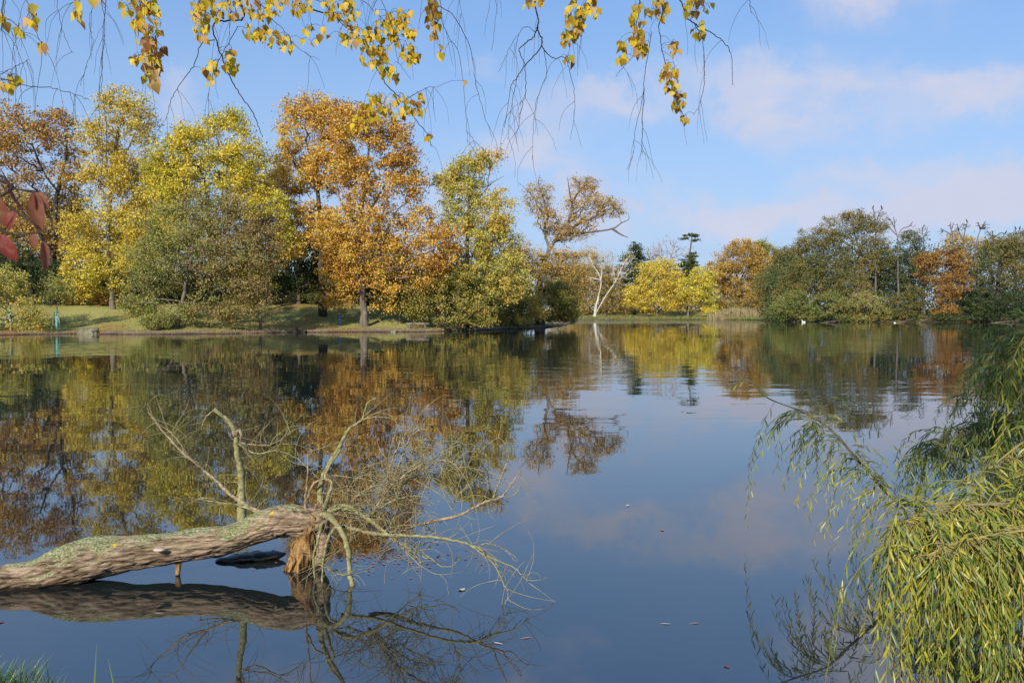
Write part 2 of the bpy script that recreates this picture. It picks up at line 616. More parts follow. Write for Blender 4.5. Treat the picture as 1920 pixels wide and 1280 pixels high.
def lobe_points(lobes, Y, n, g, flat=1.0):
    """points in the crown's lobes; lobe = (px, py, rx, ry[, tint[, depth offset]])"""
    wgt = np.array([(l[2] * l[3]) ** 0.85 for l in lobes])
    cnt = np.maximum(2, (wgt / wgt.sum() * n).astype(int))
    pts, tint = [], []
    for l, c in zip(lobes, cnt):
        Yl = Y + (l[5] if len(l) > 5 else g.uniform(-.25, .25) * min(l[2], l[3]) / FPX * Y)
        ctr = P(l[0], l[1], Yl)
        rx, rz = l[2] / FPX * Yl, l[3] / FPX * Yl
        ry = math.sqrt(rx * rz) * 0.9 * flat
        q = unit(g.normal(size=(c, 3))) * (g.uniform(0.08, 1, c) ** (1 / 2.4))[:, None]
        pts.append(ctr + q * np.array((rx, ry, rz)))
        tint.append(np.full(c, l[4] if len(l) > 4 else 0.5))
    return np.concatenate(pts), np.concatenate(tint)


def make_tree(name, label, cat, Y, base, trunk, lobes, pal, rbase=0.4, n=260, per=60, leaf=0.3, cr=1.0, bark=BARK_GREY,
              limbs=(), group=None, seed=0, bf=0.35, rtip=0.02, crook=0.10, up=0.45, spread=0.27, flatc=0.65, aspect=0.62,
              minz=0.15, crown=True, droop=0.0):
    g = np.random.default_rng(1000 + seed)
    bx = P(base, HORIZON, Y)[0]
    bz = gz(bx, Y)
    root = empty(name, (bx, Y, bz), label, cat, group)
    ch0 = [np.array((bx, Y, bz - 0.3))] + [P(x, y, Y) for x, y in trunk]
    ch0 = spline(ch0, 4) if len(ch0) > 2 else np.linspace(ch0[0], ch0[-1], 6)
    ch0[1:-1] += g.normal(size=(len(ch0) - 2, 3)) * rbase * 0.12
    chains = [ch0]
    for lb in limbs:
        chains.append(spline([P(q[0], q[1], Y + (q[2] if len(q) > 2 else 0)) for q in lb], 4))
    pts, tn = lobe_points(lobes, Y, n, g) if lobes else (np.zeros((0, 3)), np.zeros(0))
    if len(pts):
        floor = np.maximum(terrain_z(pts[:, 0], pts[:, 1]), 0) + minz
        pts[:, 2] = np.maximum(pts[:, 2], floor + g.uniform(0, .5, len(pts)))
    pos, par, first = grow(chains, pts, bf)
    tips = tips_below(par)
    pexp = math.log(max(tips[0], 2)) / math.log(max(rbase / rtip, 1.5))
    rad = rtip * tips ** (1 / pexp)
    rad = np.minimum(rad, rbase * .3)
    nchain = len(ch0)
    rad[:nchain] = np.maximum(rad[:nchain], np.linspace(rbase, rbase * 0.45, nchain))
    rad[0] *= 1.5
    rad[1] = max(rad[1], rbase * 1.15)
    # limbs given by hand keep a visible thickness
    o = nchain
    for lb in chains[1:]:
        k = len(lb)
        rad[o:o + k] = np.maximum(rad[o:o + k], np.linspace(rbase * .32, rtip * 1.3, k))
        o += k
    idx = np.arange(len(pos))[par >= 0]
    P0, P1 = pos[par[idx]], pos[idx]
    r1 = rad[idx]
    r0 = np.where((idx < first), rad[par[idx]], np.minimum(rad[par[idx]], r1 * 1.35))
    # crooked limbs: each edge bends at a middle point
    L = np.linalg.norm(P1 - P0, axis=1, keepdims=True)
    M = (P0 + P1) / 2 + g.normal(size=P0.shape) * L * crook * np.where(idx < first, 0.15, 1.0)[:, None]
    rm = (r0 + r1) / 2
    is_tr = idx < nchain
    if is_tr.any():
        V, F = edge_tubes(P0[is_tr], P1[is_tr], r0[is_tr], r1[is_tr], 10)
        mk('trunk', V, F, bark, root, True)
    o_ = ~is_tr
    if o_.any():
        # every limb that leaves the trunk is a part; a bush's stems and the smallest twigs stay together
        owner = np.arange(len(pos))
        for i in range(nchain, len(pos)):
            owner[i] = i if par[i] < nchain else owner[par[i]]
        ow = owner[idx]
        big = [k for k in np.unique(ow[o_]) if tips[k] >= 10 and cat != 'bush']
        small = o_ & ~np.isin(ow, big)
        for k, sel in [(k, o_ & (ow == k)) for k in big] + [(None, small)]:
            if not sel.any():
                continue
            V, F = edge_tubes(np.concatenate([P0[sel], M[sel]]), np.concatenate([M[sel], P1[sel]]), np.concatenate([r0[sel], rm[sel]]),
                              np.concatenate([rm[sel], r1[sel]]), 5)
            ob = mk('twigs' if k is None else 'branch', V, F, bark, root, True)
            if k is None:
                ob['kind'] = 'stuff'
    if crown and per > 0 and len(pts):
        tw = np.arange(first, len(pos))
        keep = tips[tw] <= 4
        # the order of the twigs differs from that of pts: look the tint up again
        d2 = ((pos[tw][:, None, :] - pts[None]) ** 2).sum(-1) if len(tw) < 900 else None
        tt = tn[np.argmin(d2, 1)]
        C0, tt = pos[tw][keep], tt[keep]
        lf = leaf * (.86 if Y < 200 else .96)
        k = np.maximum(4, g.poisson(per * (1.32 if Y < 200 else 1.0), len(C0)))
        rep = np.repeat(np.arange(len(C0)), k)
        crs = cr * g.uniform(0.5, 1.3, len(C0))
        off = g.normal(size=(len(rep), 3)) * 0.5
        off[:, 2] = off[:, 2] * flatc - droop * np.abs(off[:, 0])
        C = C0[rep] + off * crs[rep][:, None]
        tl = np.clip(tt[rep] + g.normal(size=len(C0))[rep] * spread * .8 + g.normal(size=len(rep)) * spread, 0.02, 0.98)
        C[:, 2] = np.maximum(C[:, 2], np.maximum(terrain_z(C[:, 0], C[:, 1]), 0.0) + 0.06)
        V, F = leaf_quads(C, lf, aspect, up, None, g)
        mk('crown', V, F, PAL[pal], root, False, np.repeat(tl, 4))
    return root


T = make_tree
# ---- left bank
T('weeping_bush', 'low spreading bush with small yellow-green leaves drooping to the water beside the staked sapling', 'bush', 89.5, 20, [(20, 590)],
  [(30, 580, 52, 42), (-40, 550, 60, 65), (5, 530, 48, 32), (60, 600, 30, 22), (-90, 570, 60, 50)], 'yellowgreen', .18, 240, 55, .22, .8, seed=1, bark=BARK_DEAD, minz=.05)
T('oak_tree', 'tall rusty brown oak with a dark trunk behind the staked sapling', 'tree', 112, 98, [(101, 500), (105, 400), (112, 330)],
  [(55, 275, 62, 75, .4), (112, 250, 42, 52, .3), (10, 250, 50, 60, .4), (128, 320, 36, 50, .45), (40, 390, 60, 60, .6), (-50, 300, 70, 110, .4), (90, 440, 50, 40, .5), (-20, 430, 60, 60, .5)],
  'rust', .5, 520, 56, .34, 1.25, seed=2, bark=BARK_DARK, limbs=[[(108, 360), (80, 320), (60, 270)], [(110, 340), (125, 290), (120, 240)]])
T('lime_tree', 'tallest thin olive-yellow tree with a pale straight trunk and golden lower skirts', 'tree', 106, 212, [(209, 540), (204, 460), (210, 330), (222, 240)],
  [(228, 200, 50, 36, .45), (190, 265, 40, 45, .35), (262, 235, 36, 40, .4), (205, 330, 55, 50, .4), (180, 420, 62, 52, .6), (160, 490, 52, 46, .78), (215, 500, 50, 50, .75), (250, 330, 45, 60, .4), (145, 540, 45, 25, .75), (270, 410, 40, 45, .55)],
  'gold', .36, 560, 54, .32, 1.2, seed=3, limbs=[[(212, 330), (240, 280), (262, 225)], [(210, 340), (190, 290), (190, 240)]])
T('maple_tree', 'broad bright lemon-yellow maple behind the grey-green alder', 'tree', 103, 395, [(395, 480), (390, 390), (385, 340)],
  [(390, 268, 66, 42, .6), (432, 232, 38, 24, .45), (335, 295, 48, 52, .4), (455, 300, 46, 55, .6), (390, 340, 88, 52, .5), (322, 370, 48, 50, .5), (470, 370, 40, 50, .65), (345, 425, 60, 36, .7), (300, 330, 30, 40, .35)],
  'yellow', .42, 560, 68, .32, 1.25, seed=4, bark=BARK_DARK)
T('alder_tree', 'wide grey-green alder with a crooked leaning trunk at the water edge', 'tree', 94, 328, [(343, 565), (349, 530), (360, 480)],
  [(370, 470, 95, 75, .45), (295, 500, 62, 66, .15), (440, 500, 72, 76, .7), (395, 395, 62, 45, .6), (335, 425, 62, 48, .3), (275, 560, 46, 38, .2), (470, 560, 40, 38, .75), (390, 575, 60, 26, .5), (495, 470, 34, 66, .8), (440, 420, 50, 50, .75), (430, 592, 50, 14, .6), (320, 588, 56, 18, .3), (252, 575, 30, 24, .15)],
  'greygreen', .3, 700, 66, .24, 1.1, seed=5, limbs=[[(349, 530), (330, 500), (310, 470)], [(352, 515), (385, 470), (410, 430)]], aspect=.7)
T('field_maple', 'small golden tree with hanging yellow sprays beside the alder', 'tree', 97.5, 488, [(488, 550), (492, 500)],
  [(468, 552, 34, 42, .85), (500, 505, 30, 45, .7), (528, 425, 24, 42, .4), (520, 380, 22, 25, .35), (470, 510, 30, 30, .7)], 'yellow', .15, 150, 46, .26, .8, seed=6)
T('plane_tree', 'amber and yellow tree with a dark trunk behind the big orange tree', 'tree', 110, 606, [(603, 500), (600, 400), (592, 320)],
  [(575, 205, 46, 32, .5), (545, 255, 26, 42, .75), (620, 225, 55, 46, .4), (555, 325, 46, 46, .7), (620, 310, 55, 55, .45), (565, 410, 48, 46, .75), (550, 460, 35, 30, .8), (610, 440, 40, 40, .6)],
  'orange', .48, 500, 60, .33, 1.2, seed=7, bark=BARK_DARK, limbs=[[(596, 360), (560, 320), (535, 270)], [(597, 350), (620, 290), (630, 230)], [(598, 380), (550, 430), (520, 425)]])
T('sycamore_tree', 'big deep orange tree with a stout pale trunk standing at the water edge', 'tree', 105, 683, [(682, 560), (680, 480), (678, 410), (684, 340)],
  [(700, 240, 62, 46, .4), (655, 225, 46, 32, .4), (745, 270, 40, 46, .35), (640, 300, 50, 50, .5), (765, 335, 36, 50, .35), (695, 340, 70, 50, .45), (655, 420, 66, 46, .5), (760, 420, 65, 52, .4), (825, 465, 44, 52, .28), (700, 480, 82, 46, .5), (640, 505, 40, 42, .48), (722, 550, 28, 44, .62), (642, 556, 40, 24, .55), (790, 505, 56, 36, .35), (680, 525, 60, 30, .5), (650, 460, 60, 40, .45)],
  'orange', .5, 860, 66, .33, 1.2, seed=8, limbs=[[(679, 430), (640, 380), (625, 310)], [(680, 420), (720, 350), (750, 290)], [(684, 350), (690, 290), (700, 240)]], bark=BARK_GREY)
T('poplar_tree', 'slender yellow-green tree with an orange-tipped top beside the big orange tree', 'tree', 108, 880, [(878, 540), (876, 430), (884, 350)],
  [(878, 318, 42, 38, .45), (915, 300, 26, 22, .88), (868, 385, 46, 46, .35), (930, 395, 36, 46, .75), (880, 450, 66, 50, .4), (935, 465, 46, 44, .55), (885, 525, 72, 40, .35), (945, 530, 50, 36, .5), (845, 345, 28, 35, .5)],
  'yellowgreen', .38, 560, 62, .31, 1.15, seed=9, limbs=[[(880, 400), (915, 350), (945, 330)]])
T('waterside_bush', 'dense olive bush with a pale leaning stem overhanging the water', 'bush', 106, 832, [(832, 580), (836, 555)],
  [(830, 560, 60, 36, .5), (782, 556, 34, 36, .4), (880, 578, 52, 30, .5), (850, 525, 56, 28, .5), (835, 600, 50, 10, .45), (895, 601, 46, 10, .5), (780, 585, 26, 16, .4)], 'olive', .16, 330, 66, .28, 1.0, seed=10)
T('waterside_bush', 'yellow-olive bush drooping over the end of the grassy bank', 'bush', 122, 945, [(945, 590), (948, 565)],
  [(935, 570, 56, 34, .6), (990, 575, 34, 28, .85), (925, 535, 46, 26, .6), (1008, 588, 18, 14, .95), (960, 540, 40, 35, .6), (965, 600, 44, 9, .7)], 'yellowgreen', .16, 260, 50, .28, .95, seed=11)
T('yew_bush', 'dark green evergreen bush in the shade behind the big orange trunk', 'bush', 107, 750, [(750, 570)],
  [(745, 555, 40, 36, .5), (775, 540, 30, 30, .6), (715, 540, 30, 40, .4)], 'darkgreen', .15, 150, 50, .3, 1.0, seed=12)
T('yew_tree', 'dark evergreen tree in the gap between alder and orange tree', 'tree', 118, 560, [(560, 540), (560, 480)],
  [(560, 500, 50, 50, .3), (590, 540, 25, 30, .9), (620, 480, 40, 50, .3), (530, 540, 40, 30, .3)], 'darkgreen', .3, 220, 55, .34, 1.2, seed=13)
T('veteran_oak', 'gnarled sparse oak with bare crooked limbs and a long horizontal branch', 'tree', 140, 1012, [(1010, 560), (1018, 500), (1036, 458)],
  [(1012, 372, 30, 34, .5), (1030, 412, 28, 24, .5), (1092, 345, 30, 16, .5), (1100, 385, 42, 38, .55), (1078, 428, 46, 24, .55), (1140, 390, 32, 22, .4), (1050, 440, 30, 20, .6)],
  'amber', .75, 640, 15, .32, 1.1, seed=14, bark=BARK_GREY, rtip=.024, crook=.16, limbs=[
      [(1030, 465), (1023, 444), (1021, 424), (1028, 404), (1012, 393), (998, 367), (972, 342)], [(1026, 400), (1020, 375), (1010, 345), (1012, 328)],
      [(1038, 455), (1058, 440), (1072, 393), (1080, 367), (1097, 348), (1110, 340)], [(1060, 435), (1085, 437), (1109, 435), (1148, 429), (1165, 418), (1179, 411), (1178, 400)],
      [(1074, 392), (1068, 360), (1064, 330)], [(1148, 429), (1165, 440), (1180, 446)]])
T('ivy_thicket', 'brown and olive thicket around the foot of the gnarled oak', 'bush', 138, 1020, [(1015, 560)],
  [(985, 490, 36, 36, .6), (1015, 530, 30, 50, .4), (1050, 500, 40, 40, .65), (1075, 530, 34, 46, .55), (960, 480, 30, 30, .5), (1000, 560, 40, 30, .5)], 'brownolive', .25, 380, 50, .34, 1.2, seed=15)
T('waterside_bush', 'dark green bush at the tip of the bank trailing into the lake', 'bush', 134, 1016, [(1020, 590), (1035, 575)],
  [(1058, 575, 26, 26, .5), (1040, 550, 24, 28, .5), (1040, 594, 30, 12, .6), (1075, 592, 14, 12, .5)], 'olive', .15, 220, 55, .32, 1.0, seed=16)
T('hazel_bush', 'thin twiggy leafless bush growing on the open lawn', 'bush', 105, 546, [(546, 575)],
  [(546, 560, 18, 16, .5)], 'brownolive', .04, 90, 5, .16, .4, seed=17, bark=BARK_TWIG, rtip=.012)
T('shrub', 'shadowy dark shrub under the rusty oak behind the staked sapling', 'bush', 106, 40, [(40, 540)], [(30, 500, 55, 45, .3), (90, 520, 40, 30, .4), (-40, 500, 50, 60, .3)], 'darkgreen', .15, 220, 55, .32, 1.1, seed=18)
T('shrub', 'russet leafy shrub spreading low beneath the golden skirts of the tall yellow tree', 'bush', 109, 150, [(150, 560)], [(150, 556, 45, 14, .6), (210, 558, 45, 12, .6), (250, 565, 30, 12, .5)], 'rust', .12, 150, 42, .28, .8, seed=19)
T('willow_bush', 'small pale green bush low on the bank beside the leaning alder trunk', 'bush', 92, 292, [(292, 605)], [(292, 603, 30, 13, .2)], 'greygreen', .06, 110, 45, .2, .55, seed=20)

T('hornbeam_tree', 'russet and gold tree filling the gap behind the rusty oak', 'tree', 119, 60, [(60, 520), (62, 450)],
  [(60, 410, 62, 50, .5), (125, 385, 42, 50, .6), (0, 380, 50, 60, .4), (100, 470, 50, 36, .5), (140, 440, 36, 40, .7)], 'rust', .4, 330, 50, .36, 1.35, seed=21, bark=BARK_DARK)
T('hornbeam_tree', 'dull gold tree filling the gap between the tall thin tree and the lemon-yellow maple', 'tree', 117, 268, [(268, 520), (268, 430)],
  [(265, 410, 46, 50, .5), (290, 350, 34, 40, .5), (240, 470, 50, 40, .6), (300, 440, 40, 40, .4)], 'gold', .35, 300, 48, .36, 1.35, seed=22, bark=BARK_DARK)
T('hornbeam_tree', 'thin brownish tree between the lemon-yellow maple and the amber tree', 'tree', 116, 505, [(505, 520), (505, 430)],
  [(500, 385, 36, 50, .6), (520, 330, 22, 36, .6), (520, 450, 36, 40, .7), (480, 430, 30, 40, .5)], 'brownolive', .3, 280, 40, .34, 1.3, seed=23, bark=BARK_DARK)
# ---- far shore, centre
T('white_sycamore', 'leaning leafless tree with bright cream forked trunk on the far shore', 'tree', 322, 1116, [(1116, 585), (1122, 555)],
  [(1110, 480, 26, 26, .5), (1140, 490, 20, 24, .5), (1178, 490, 18, 22, .5), (1160, 515, 16, 18, .5)], 'brownolive', .8, 330, 3, .45, 1.6, seed=30, bark=BARK_PALE, rtip=.04,
  limbs=[[(1121, 560), (1127, 525), (1112, 497), (1105, 480)], [(1127, 525), (1131, 491), (1138, 475)], [(1117, 588), (1137, 553), (1154, 528), (1170, 494), (1183, 478)], [(1154, 528), (1150, 505)], [(1127, 525), (1100, 518), (1090, 505)]])
T('fir_tree', 'dark conical fir standing behind the far shore', 'tree', 345, 1190, [(1190, 560), (1192, 470)],
  [(1192, 466, 10, 12, .3), (1190, 486, 24, 14, .3), (1192, 505, 36, 14, .3), (1195, 525, 40, 16, .3)], 'darkgreen', .6, 190, 50, .75, 2.0, seed=31, bark=BARK_DARK, flatc=.3)
T('pine_tree', 'tall pine with one flat tuft on a bare stem above the far trees', 'tree', 335, 1290, [(1291, 540), (1293, 480), (1297, 447)],
  [(1297, 441, 15, 4, .6), (1283, 447, 8, 2.5, .6), (1304, 452, 6, 3, .6), (1288, 505, 16, 26, .5), (1296, 490, 12, 18, .6)], 'darkgreen', .55, 130, 55, .6, 1.4, seed=32, bark=BARK_DEAD, flatc=.35)
T('bare_tree', 'leafless pinkish-grey tree rising behind the round golden tree', 'tree', 352, 1252, [(1252, 540), (1252, 490)], [(1250, 462, 32, 20), (1240, 480, 30, 16), (1285, 475, 24, 18)], 'brownolive', .5, 420, 0, seed=33, bark=BARK_TWIG, rtip=.05, crown=False)
T('bare_tree', 'leafless pale tree standing between the dark fir and the cream forked trunk', 'tree', 350, 1222, [(1222, 540), (1222, 500)], [(1222, 476, 22, 18)], 'brownolive', .5, 260, 0, seed=34, bark=BARK_TWIG, rtip=.05, crown=False)
T('round_maple', 'broad round golden-yellow tree on the far grassy shore', 'tree', 322, 1232, [(1232, 575), (1233, 540)],
  [(1235, 522, 48, 36, .55), (1232, 560, 54, 28, .5), (1197, 556, 26, 28, .5), (1265, 556, 24, 28, .5)], 'gold', .6, 420, 75, .62, 2.3, seed=35)
T('maple_tree', 'yellow-green tree with two leaning dark stems over the far water', 'tree', 312, 1289, [(1293, 570), (1300, 545)],
  [(1318, 522, 26, 22, .5), (1312, 553, 32, 20, .45), (1330, 580, 20, 12, .5), (1290, 538, 16, 18, .4)], 'yellow', .45, 230, 48, .6, 2.0, seed=36, bark=BARK_GREY, limbs=[[(1305, 596), (1305, 570), (1310, 545)]])
T('oak_tree', 'large amber-brown oak beside the round golden tree', 'tree', 324, 1390, [(1390, 570), (1390, 530)],
  [(1385, 486, 48, 30, .35), (1355, 515, 34, 34, .4), (1420, 500, 32, 34, .35), (1395, 545, 50, 32, .35), (1390, 465, 30, 16, .4)], 'amber', .7, 440, 60, .6, 2.2, seed=37, bark=BARK_DARK)
T('oak_tree', 'dull green tree top peeping over the amber-brown oak', 'tree', 345, 1428, [(1428, 540), (1428, 490)], [(1428, 462, 16, 13, .4), (1440, 500, 30, 40, .4)], 'olive', .5, 170, 50, .62, 2.0, seed=38)
T('thicket', 'brown-olive thicket behind the cream forked trunk', 'bush', 334, 1135, [(1135, 575)], [(1100, 530, 34, 40, .6), (1145, 555, 34, 30, .4), (1165, 575, 30, 16, .5), (1095, 490, 30, 22, .7), (1080, 555, 22, 34, .6), (1140, 515, 25, 25, .5)], 'brownolive', .4, 420, 42, .6, 2.2, seed=39)
T('thicket', 'grey-brown thicket at the back of the reed bed', 'bush', 318, 1370, [(1370, 590)], [(1350, 575, 22, 18, .5), (1400, 575, 34, 20, .3), (1440, 560, 30, 32, .3)], 'brownolive', .3, 200, 50, .6, 2.0, seed=40)
T('ash_tree', 'loose olive-yellow tree beside the big island oak', 'tree', 268, 1472, [(1472, 570), (1470, 530)],
  [(1465, 495, 32, 34, .6), (1450, 535, 36, 36, .5), (1490, 490, 22, 28, .7), (1480, 540, 36, 36, .4)], 'darkolive', .45, 360, 54, .52, 1.8, seed=41)

# ---- the wooded shore on the right
T('island_oak', 'large domed olive-brown oak with a grey trunk on the wooded shore', 'tree', 229, 1618, [(1619, 530), (1614, 480), (1608, 455)],
  [(1585, 425, 52, 28, .65), (1530, 450, 40, 26, .7), (1632, 432, 38, 32, .55), (1555, 470, 60, 32, .35), (1640, 475, 40, 32, .5), (1505, 465, 18, 18, .7), (1600, 402, 28, 10, .6), (1610, 500, 40, 25, .7)],
  'darkolive', .7, 600, 46, .42, 1.6, seed=50, bark=BARK_GREY, limbs=[[(1612, 475), (1580, 450), (1550, 430)], [(1610, 465), (1640, 440), (1660, 420)], [(1609, 460), (1600, 430), (1598, 405)]])
T('alder_tree', 'mid-green tree below the big domed oak', 'tree', 222, 1512, [(1512, 575), (1512, 540)],
  [(1500, 520, 36, 36, .5), (1555, 530, 50, 36, .4), (1475, 555, 28, 30, .5), (1600, 545, 40, 34, .6), (1535, 500, 50, 26, .25)], 'darkolive', .4, 480, 54, .42, 1.5, seed=51)
T('evergreen_oak', 'round dark green tree top beside the dead snags', 'tree', 233, 1706, [(1706, 540), (1706, 480)], [(1708, 452, 22, 20, .8), (1695, 500, 40, 36, .5), (1660, 520, 40, 40, .6), (1730, 500, 24, 30, .5)], 'darkgreen', .5, 340, 52, .42, 1.5, seed=52)
T('copper_beech', 'copper-orange tree with a lower spray hanging over the water on the wooded shore', 'tree', 219, 1778, [(1778, 560), (1776, 510)],
  [(1758, 505, 40, 30, .3), (1790, 525, 30, 36, .35), (1738, 492, 24, 18, .25), (1776, 582, 26, 15, .5), (1782, 480, 34, 16, .3), (1800, 505, 20, 26, .4), (1770, 550, 22, 26, .35)], 'copper', .4, 360, 56, .42, 1.4, seed=53, bark=BARK_DARK)
T('island_oak', 'spreading dark olive oak with heavy black limbs beside the copper-orange tree', 'tree', 221, 1868, [(1871, 545), (1876, 495), (1888, 470)],
  [(1868, 470, 32, 26, .4), (1915, 485, 32, 32, .6), (1895, 450, 30, 14, .7), (1900, 530, 40, 40, .3), (1840, 515, 26, 36, .2), (1950, 460, 40, 40, .5)], 'darkolive', .7, 420, 48, .42, 1.5, seed=54, bark=BARK_DARK,
  limbs=[[(1876, 495), (1900, 480), (1925, 485)], [(1880, 485), (1868, 465), (1855, 450)]])
for i, (px, lobes, pal, lab) in enumerate([
    (1490, [(1488, 572, 36, 32, .6), (1500, 594, 30, 10, .6), (1465, 585, 24, 16, .4)], 'midgreen', 'fresh green bush at the water edge below the mid-green tree'),
    (1556, [(1552, 573, 44, 30, .6), (1570, 596, 34, 8, .5), (1530, 590, 30, 12, .5)], 'midgreen', 'wide green bush overhanging the wooded shore below the domed oak'),
    (1625, [(1622, 575, 42, 28, .4), (1610, 596, 34, 8, .4), (1650, 590, 26, 12, .4)], 'greygreen', 'grey-green bush with bare pale twigs on the wooded shore'),
    (1690, [(1690, 578, 38, 24, .4), (1700, 596, 36, 8, .4), (1715, 560, 22, 26, .4)], 'darkolive', 'dull olive bush between the grey-green bush and the copper-orange spray'),
    (1835, [(1835, 565, 34, 34, .3), (1770, 598, 40, 6, .3), (1825, 588, 30, 14, .3)], 'darkgreen', 'dark grey-green bush beside the copper-orange spray'),
    (1900, [(1895, 575, 42, 28, .2), (1880, 597, 40, 7, .3), (1950, 570, 40, 34, .3)], 'darkgreen', 'nearly black bush under the spreading dark oak')]):
    T('shore_bush', lab, 'bush', 217, px, [(px, 590)], lobes, pal, .2, 230, 52, .4, 1.3, seed=60 + i, group='bushes along the wooded shore')
T('birch_tree', 'bright amber tree glowing behind the dead snags', 'tree', 262, 1822, [(1822, 550), (1822, 500)], [(1795, 455, 30, 22, .5), (1830, 470, 36, 26, .6), (1880, 470, 50, 26, .6), (1915, 490, 40, 30, .6)], 'amber', .4, 330, 30, .5, 1.8, seed=68)

# dead snags: (pixel x, foot y, limbs), Y
SNAGS = [
    (1642, 440, [[(1641, 470), (1642, 430), (1639, 400), (1637, 391)], [(1642, 425), (1647, 405), (1653, 391)], [(1642, 440), (1632, 412), (1625, 404)]], 'thin forked snag sticking out of the domed oak, two dark birds on top'),
    (1684, 450, [[(1683, 470), (1683, 445), (1673, 418), (1662, 406)], [(1682, 450), (1690, 430), (1705, 424), (1711, 416)], [(1678, 430), (1676, 410), (1675, 407)], [(1680, 440), (1666, 425), (1656, 421)]], 'grey dead tree with fan of bare limbs beside the round dark green top'),
    (1732, 455, [[(1732, 480), (1732, 450), (1729, 430), (1734, 421)], [(1732, 445), (1738, 432)], [(1731, 455), (1722, 440)]], 'slim dead spike beside the round dark green top'),
    (1785, 440, [[(1785, 480), (1786, 445), (1782, 425), (1783, 416)], [(1785, 440), (1770, 432), (1764, 428)], [(1786, 435), (1798, 428)]], 'crooked dead top above the copper-orange tree'),
    (1808, 450, [[(1808, 490), (1806, 455), (1810, 430), (1813, 417)], [(1807, 450), (1798, 434), (1795, 420)], [(1810, 432), (1805, 418)]], 'upright dead trunk with a dark bird on its tip'),
    (1832, 440, [[(1826, 490), (1832, 450), (1840, 428), (1848, 415)], [(1838, 430), (1834, 416)], [(1830, 455), (1850, 450), (1862, 440)], [(1842, 426), (1850, 420)]], 'leaning dead trunk carrying a twig nest'),
    (1862, 445, [[(1858, 490), (1862, 450), (1860, 432)], [(1862, 448), (1875, 437), (1886, 438)], [(1861, 445), (1850, 432)]], 'bare tangled dead limbs beside the nest'),
    (1905, 440, [[(1904, 490), (1906, 450), (1904, 430)], [(1906, 446), (1912, 430)], [(1906, 450), (1916, 442), (1920, 432)]], 'dead forked top with two dark birds above the spreading oak'),
]
for i, (px, fy, limbs, lab) in enumerate(SNAGS):
    Y = 227
    lobes = []
    for lb in limbs:
        q = lb[-1]
        lobes.append((q[0], q[1] + 6, 8, 6))
    T('dead_tree', lab, 'dead tree', Y, px, [(px, 540), limbs[0][0]], lobes, 'olive', .4, 40, 0, seed=80 + i, bark=BARK_DEAD, limbs=limbs, rtip=.068, crown=False, crook=.15, group='dead snags on the wooded shore')


# ---- woods that read as one mass
def wood(name, label, px0, px1, Y, spread, top, pal, n, leaf, tint, seed, cat='wood'):
    g = np.random.default_rng(seed)
    k = n // 60
    px = g.uniform(px0, px1, k)
    yy = Y + g.uniform(0, spread, k)
    tops = np.interp(px, [a for a, b in top], [b for a, b in top]) + g.normal(size=k) * 6
    C0 = np.array([P(a, b, y) for a, b, y in zip(px, tops, yy)])
    gnd = terrain_z(C0[:, 0], C0[:, 1])
    u = g.uniform(0, 1, k) ** 1.25
    C0[:, 2] = gnd + (C0[:, 2] - gnd) * u
    rep = np.repeat(np.arange(k), 60)
    C = C0[rep] + g.normal(size=(len(rep), 3)) * np.array((1.1, 1.1, .8)) * leaf * 2.6
    C[:, 2] = np.maximum(C[:, 2], terrain_z(C[:, 0], C[:, 1]) + .1)
    V, F = leaf_quads(C, leaf, .7, .4, None, g)
    tl = np.clip(tint + (g.normal(size=k) * .25)[rep] + g.normal(size=len(rep)) * .15, .02, .98)
    o = mk(name, V, F, PAL[pal], None, False, np.repeat(tl, 4))
    o['kind'] = 'stuff'
    tag(o, label, cat)


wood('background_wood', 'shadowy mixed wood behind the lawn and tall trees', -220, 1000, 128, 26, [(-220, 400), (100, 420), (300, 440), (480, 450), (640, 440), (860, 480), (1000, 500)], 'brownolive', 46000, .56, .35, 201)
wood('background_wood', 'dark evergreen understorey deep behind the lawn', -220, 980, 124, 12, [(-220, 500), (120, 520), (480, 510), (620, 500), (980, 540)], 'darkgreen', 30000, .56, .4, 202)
wood('background_wood', 'distant autumn wood behind the far grassy shore', 1040, 1500, 352, 40, [(1040, 500), (1150, 520), (1300, 510), (1350, 500), (1500, 490)], 'brownolive', 26000, 1.0, .45, 203)
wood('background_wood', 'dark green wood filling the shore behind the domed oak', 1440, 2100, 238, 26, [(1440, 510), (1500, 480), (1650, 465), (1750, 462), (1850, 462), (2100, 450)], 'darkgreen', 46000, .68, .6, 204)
# ------------------------------------------------------------------ small things on the far banks
def plain(name, c, rough=0.7, spec=0.3):
    m, t, out = new_mat(name)
    pos = t.n('ShaderNodeTexCoord').outputs['Object']
    f = t.noise(pos, 9.0, 4, 0.6)
    principled(t, out, t.mix(f, tuple(v * .75 for v in c) + (1,), tuple(min(1, v * 1.2) for v in c) + (1,)), rough, None, spec)
    return m


M_TURQ = plain('turquoise_guard_mesh', (0.22, 0.68, 0.55), .5)
M_STAKE = plain('pale_stake_wood', (0.42, 0.34, 0.25))
M_STONE = bark_mat('weathered_stone', (0.10, 0.095, 0.055), (0.28, 0.25, 0.16), 1.6, 0.06, 1)
M_BLACK = plain('black_feathers', (0.012, 0.012, 0.014), .5)
M_WHITE = plain('white_feathers', (0.8, 0.8, 0.78), .7)
M_BEAK = plain('orange_beak', (0.6, 0.22, 0.03), .5)


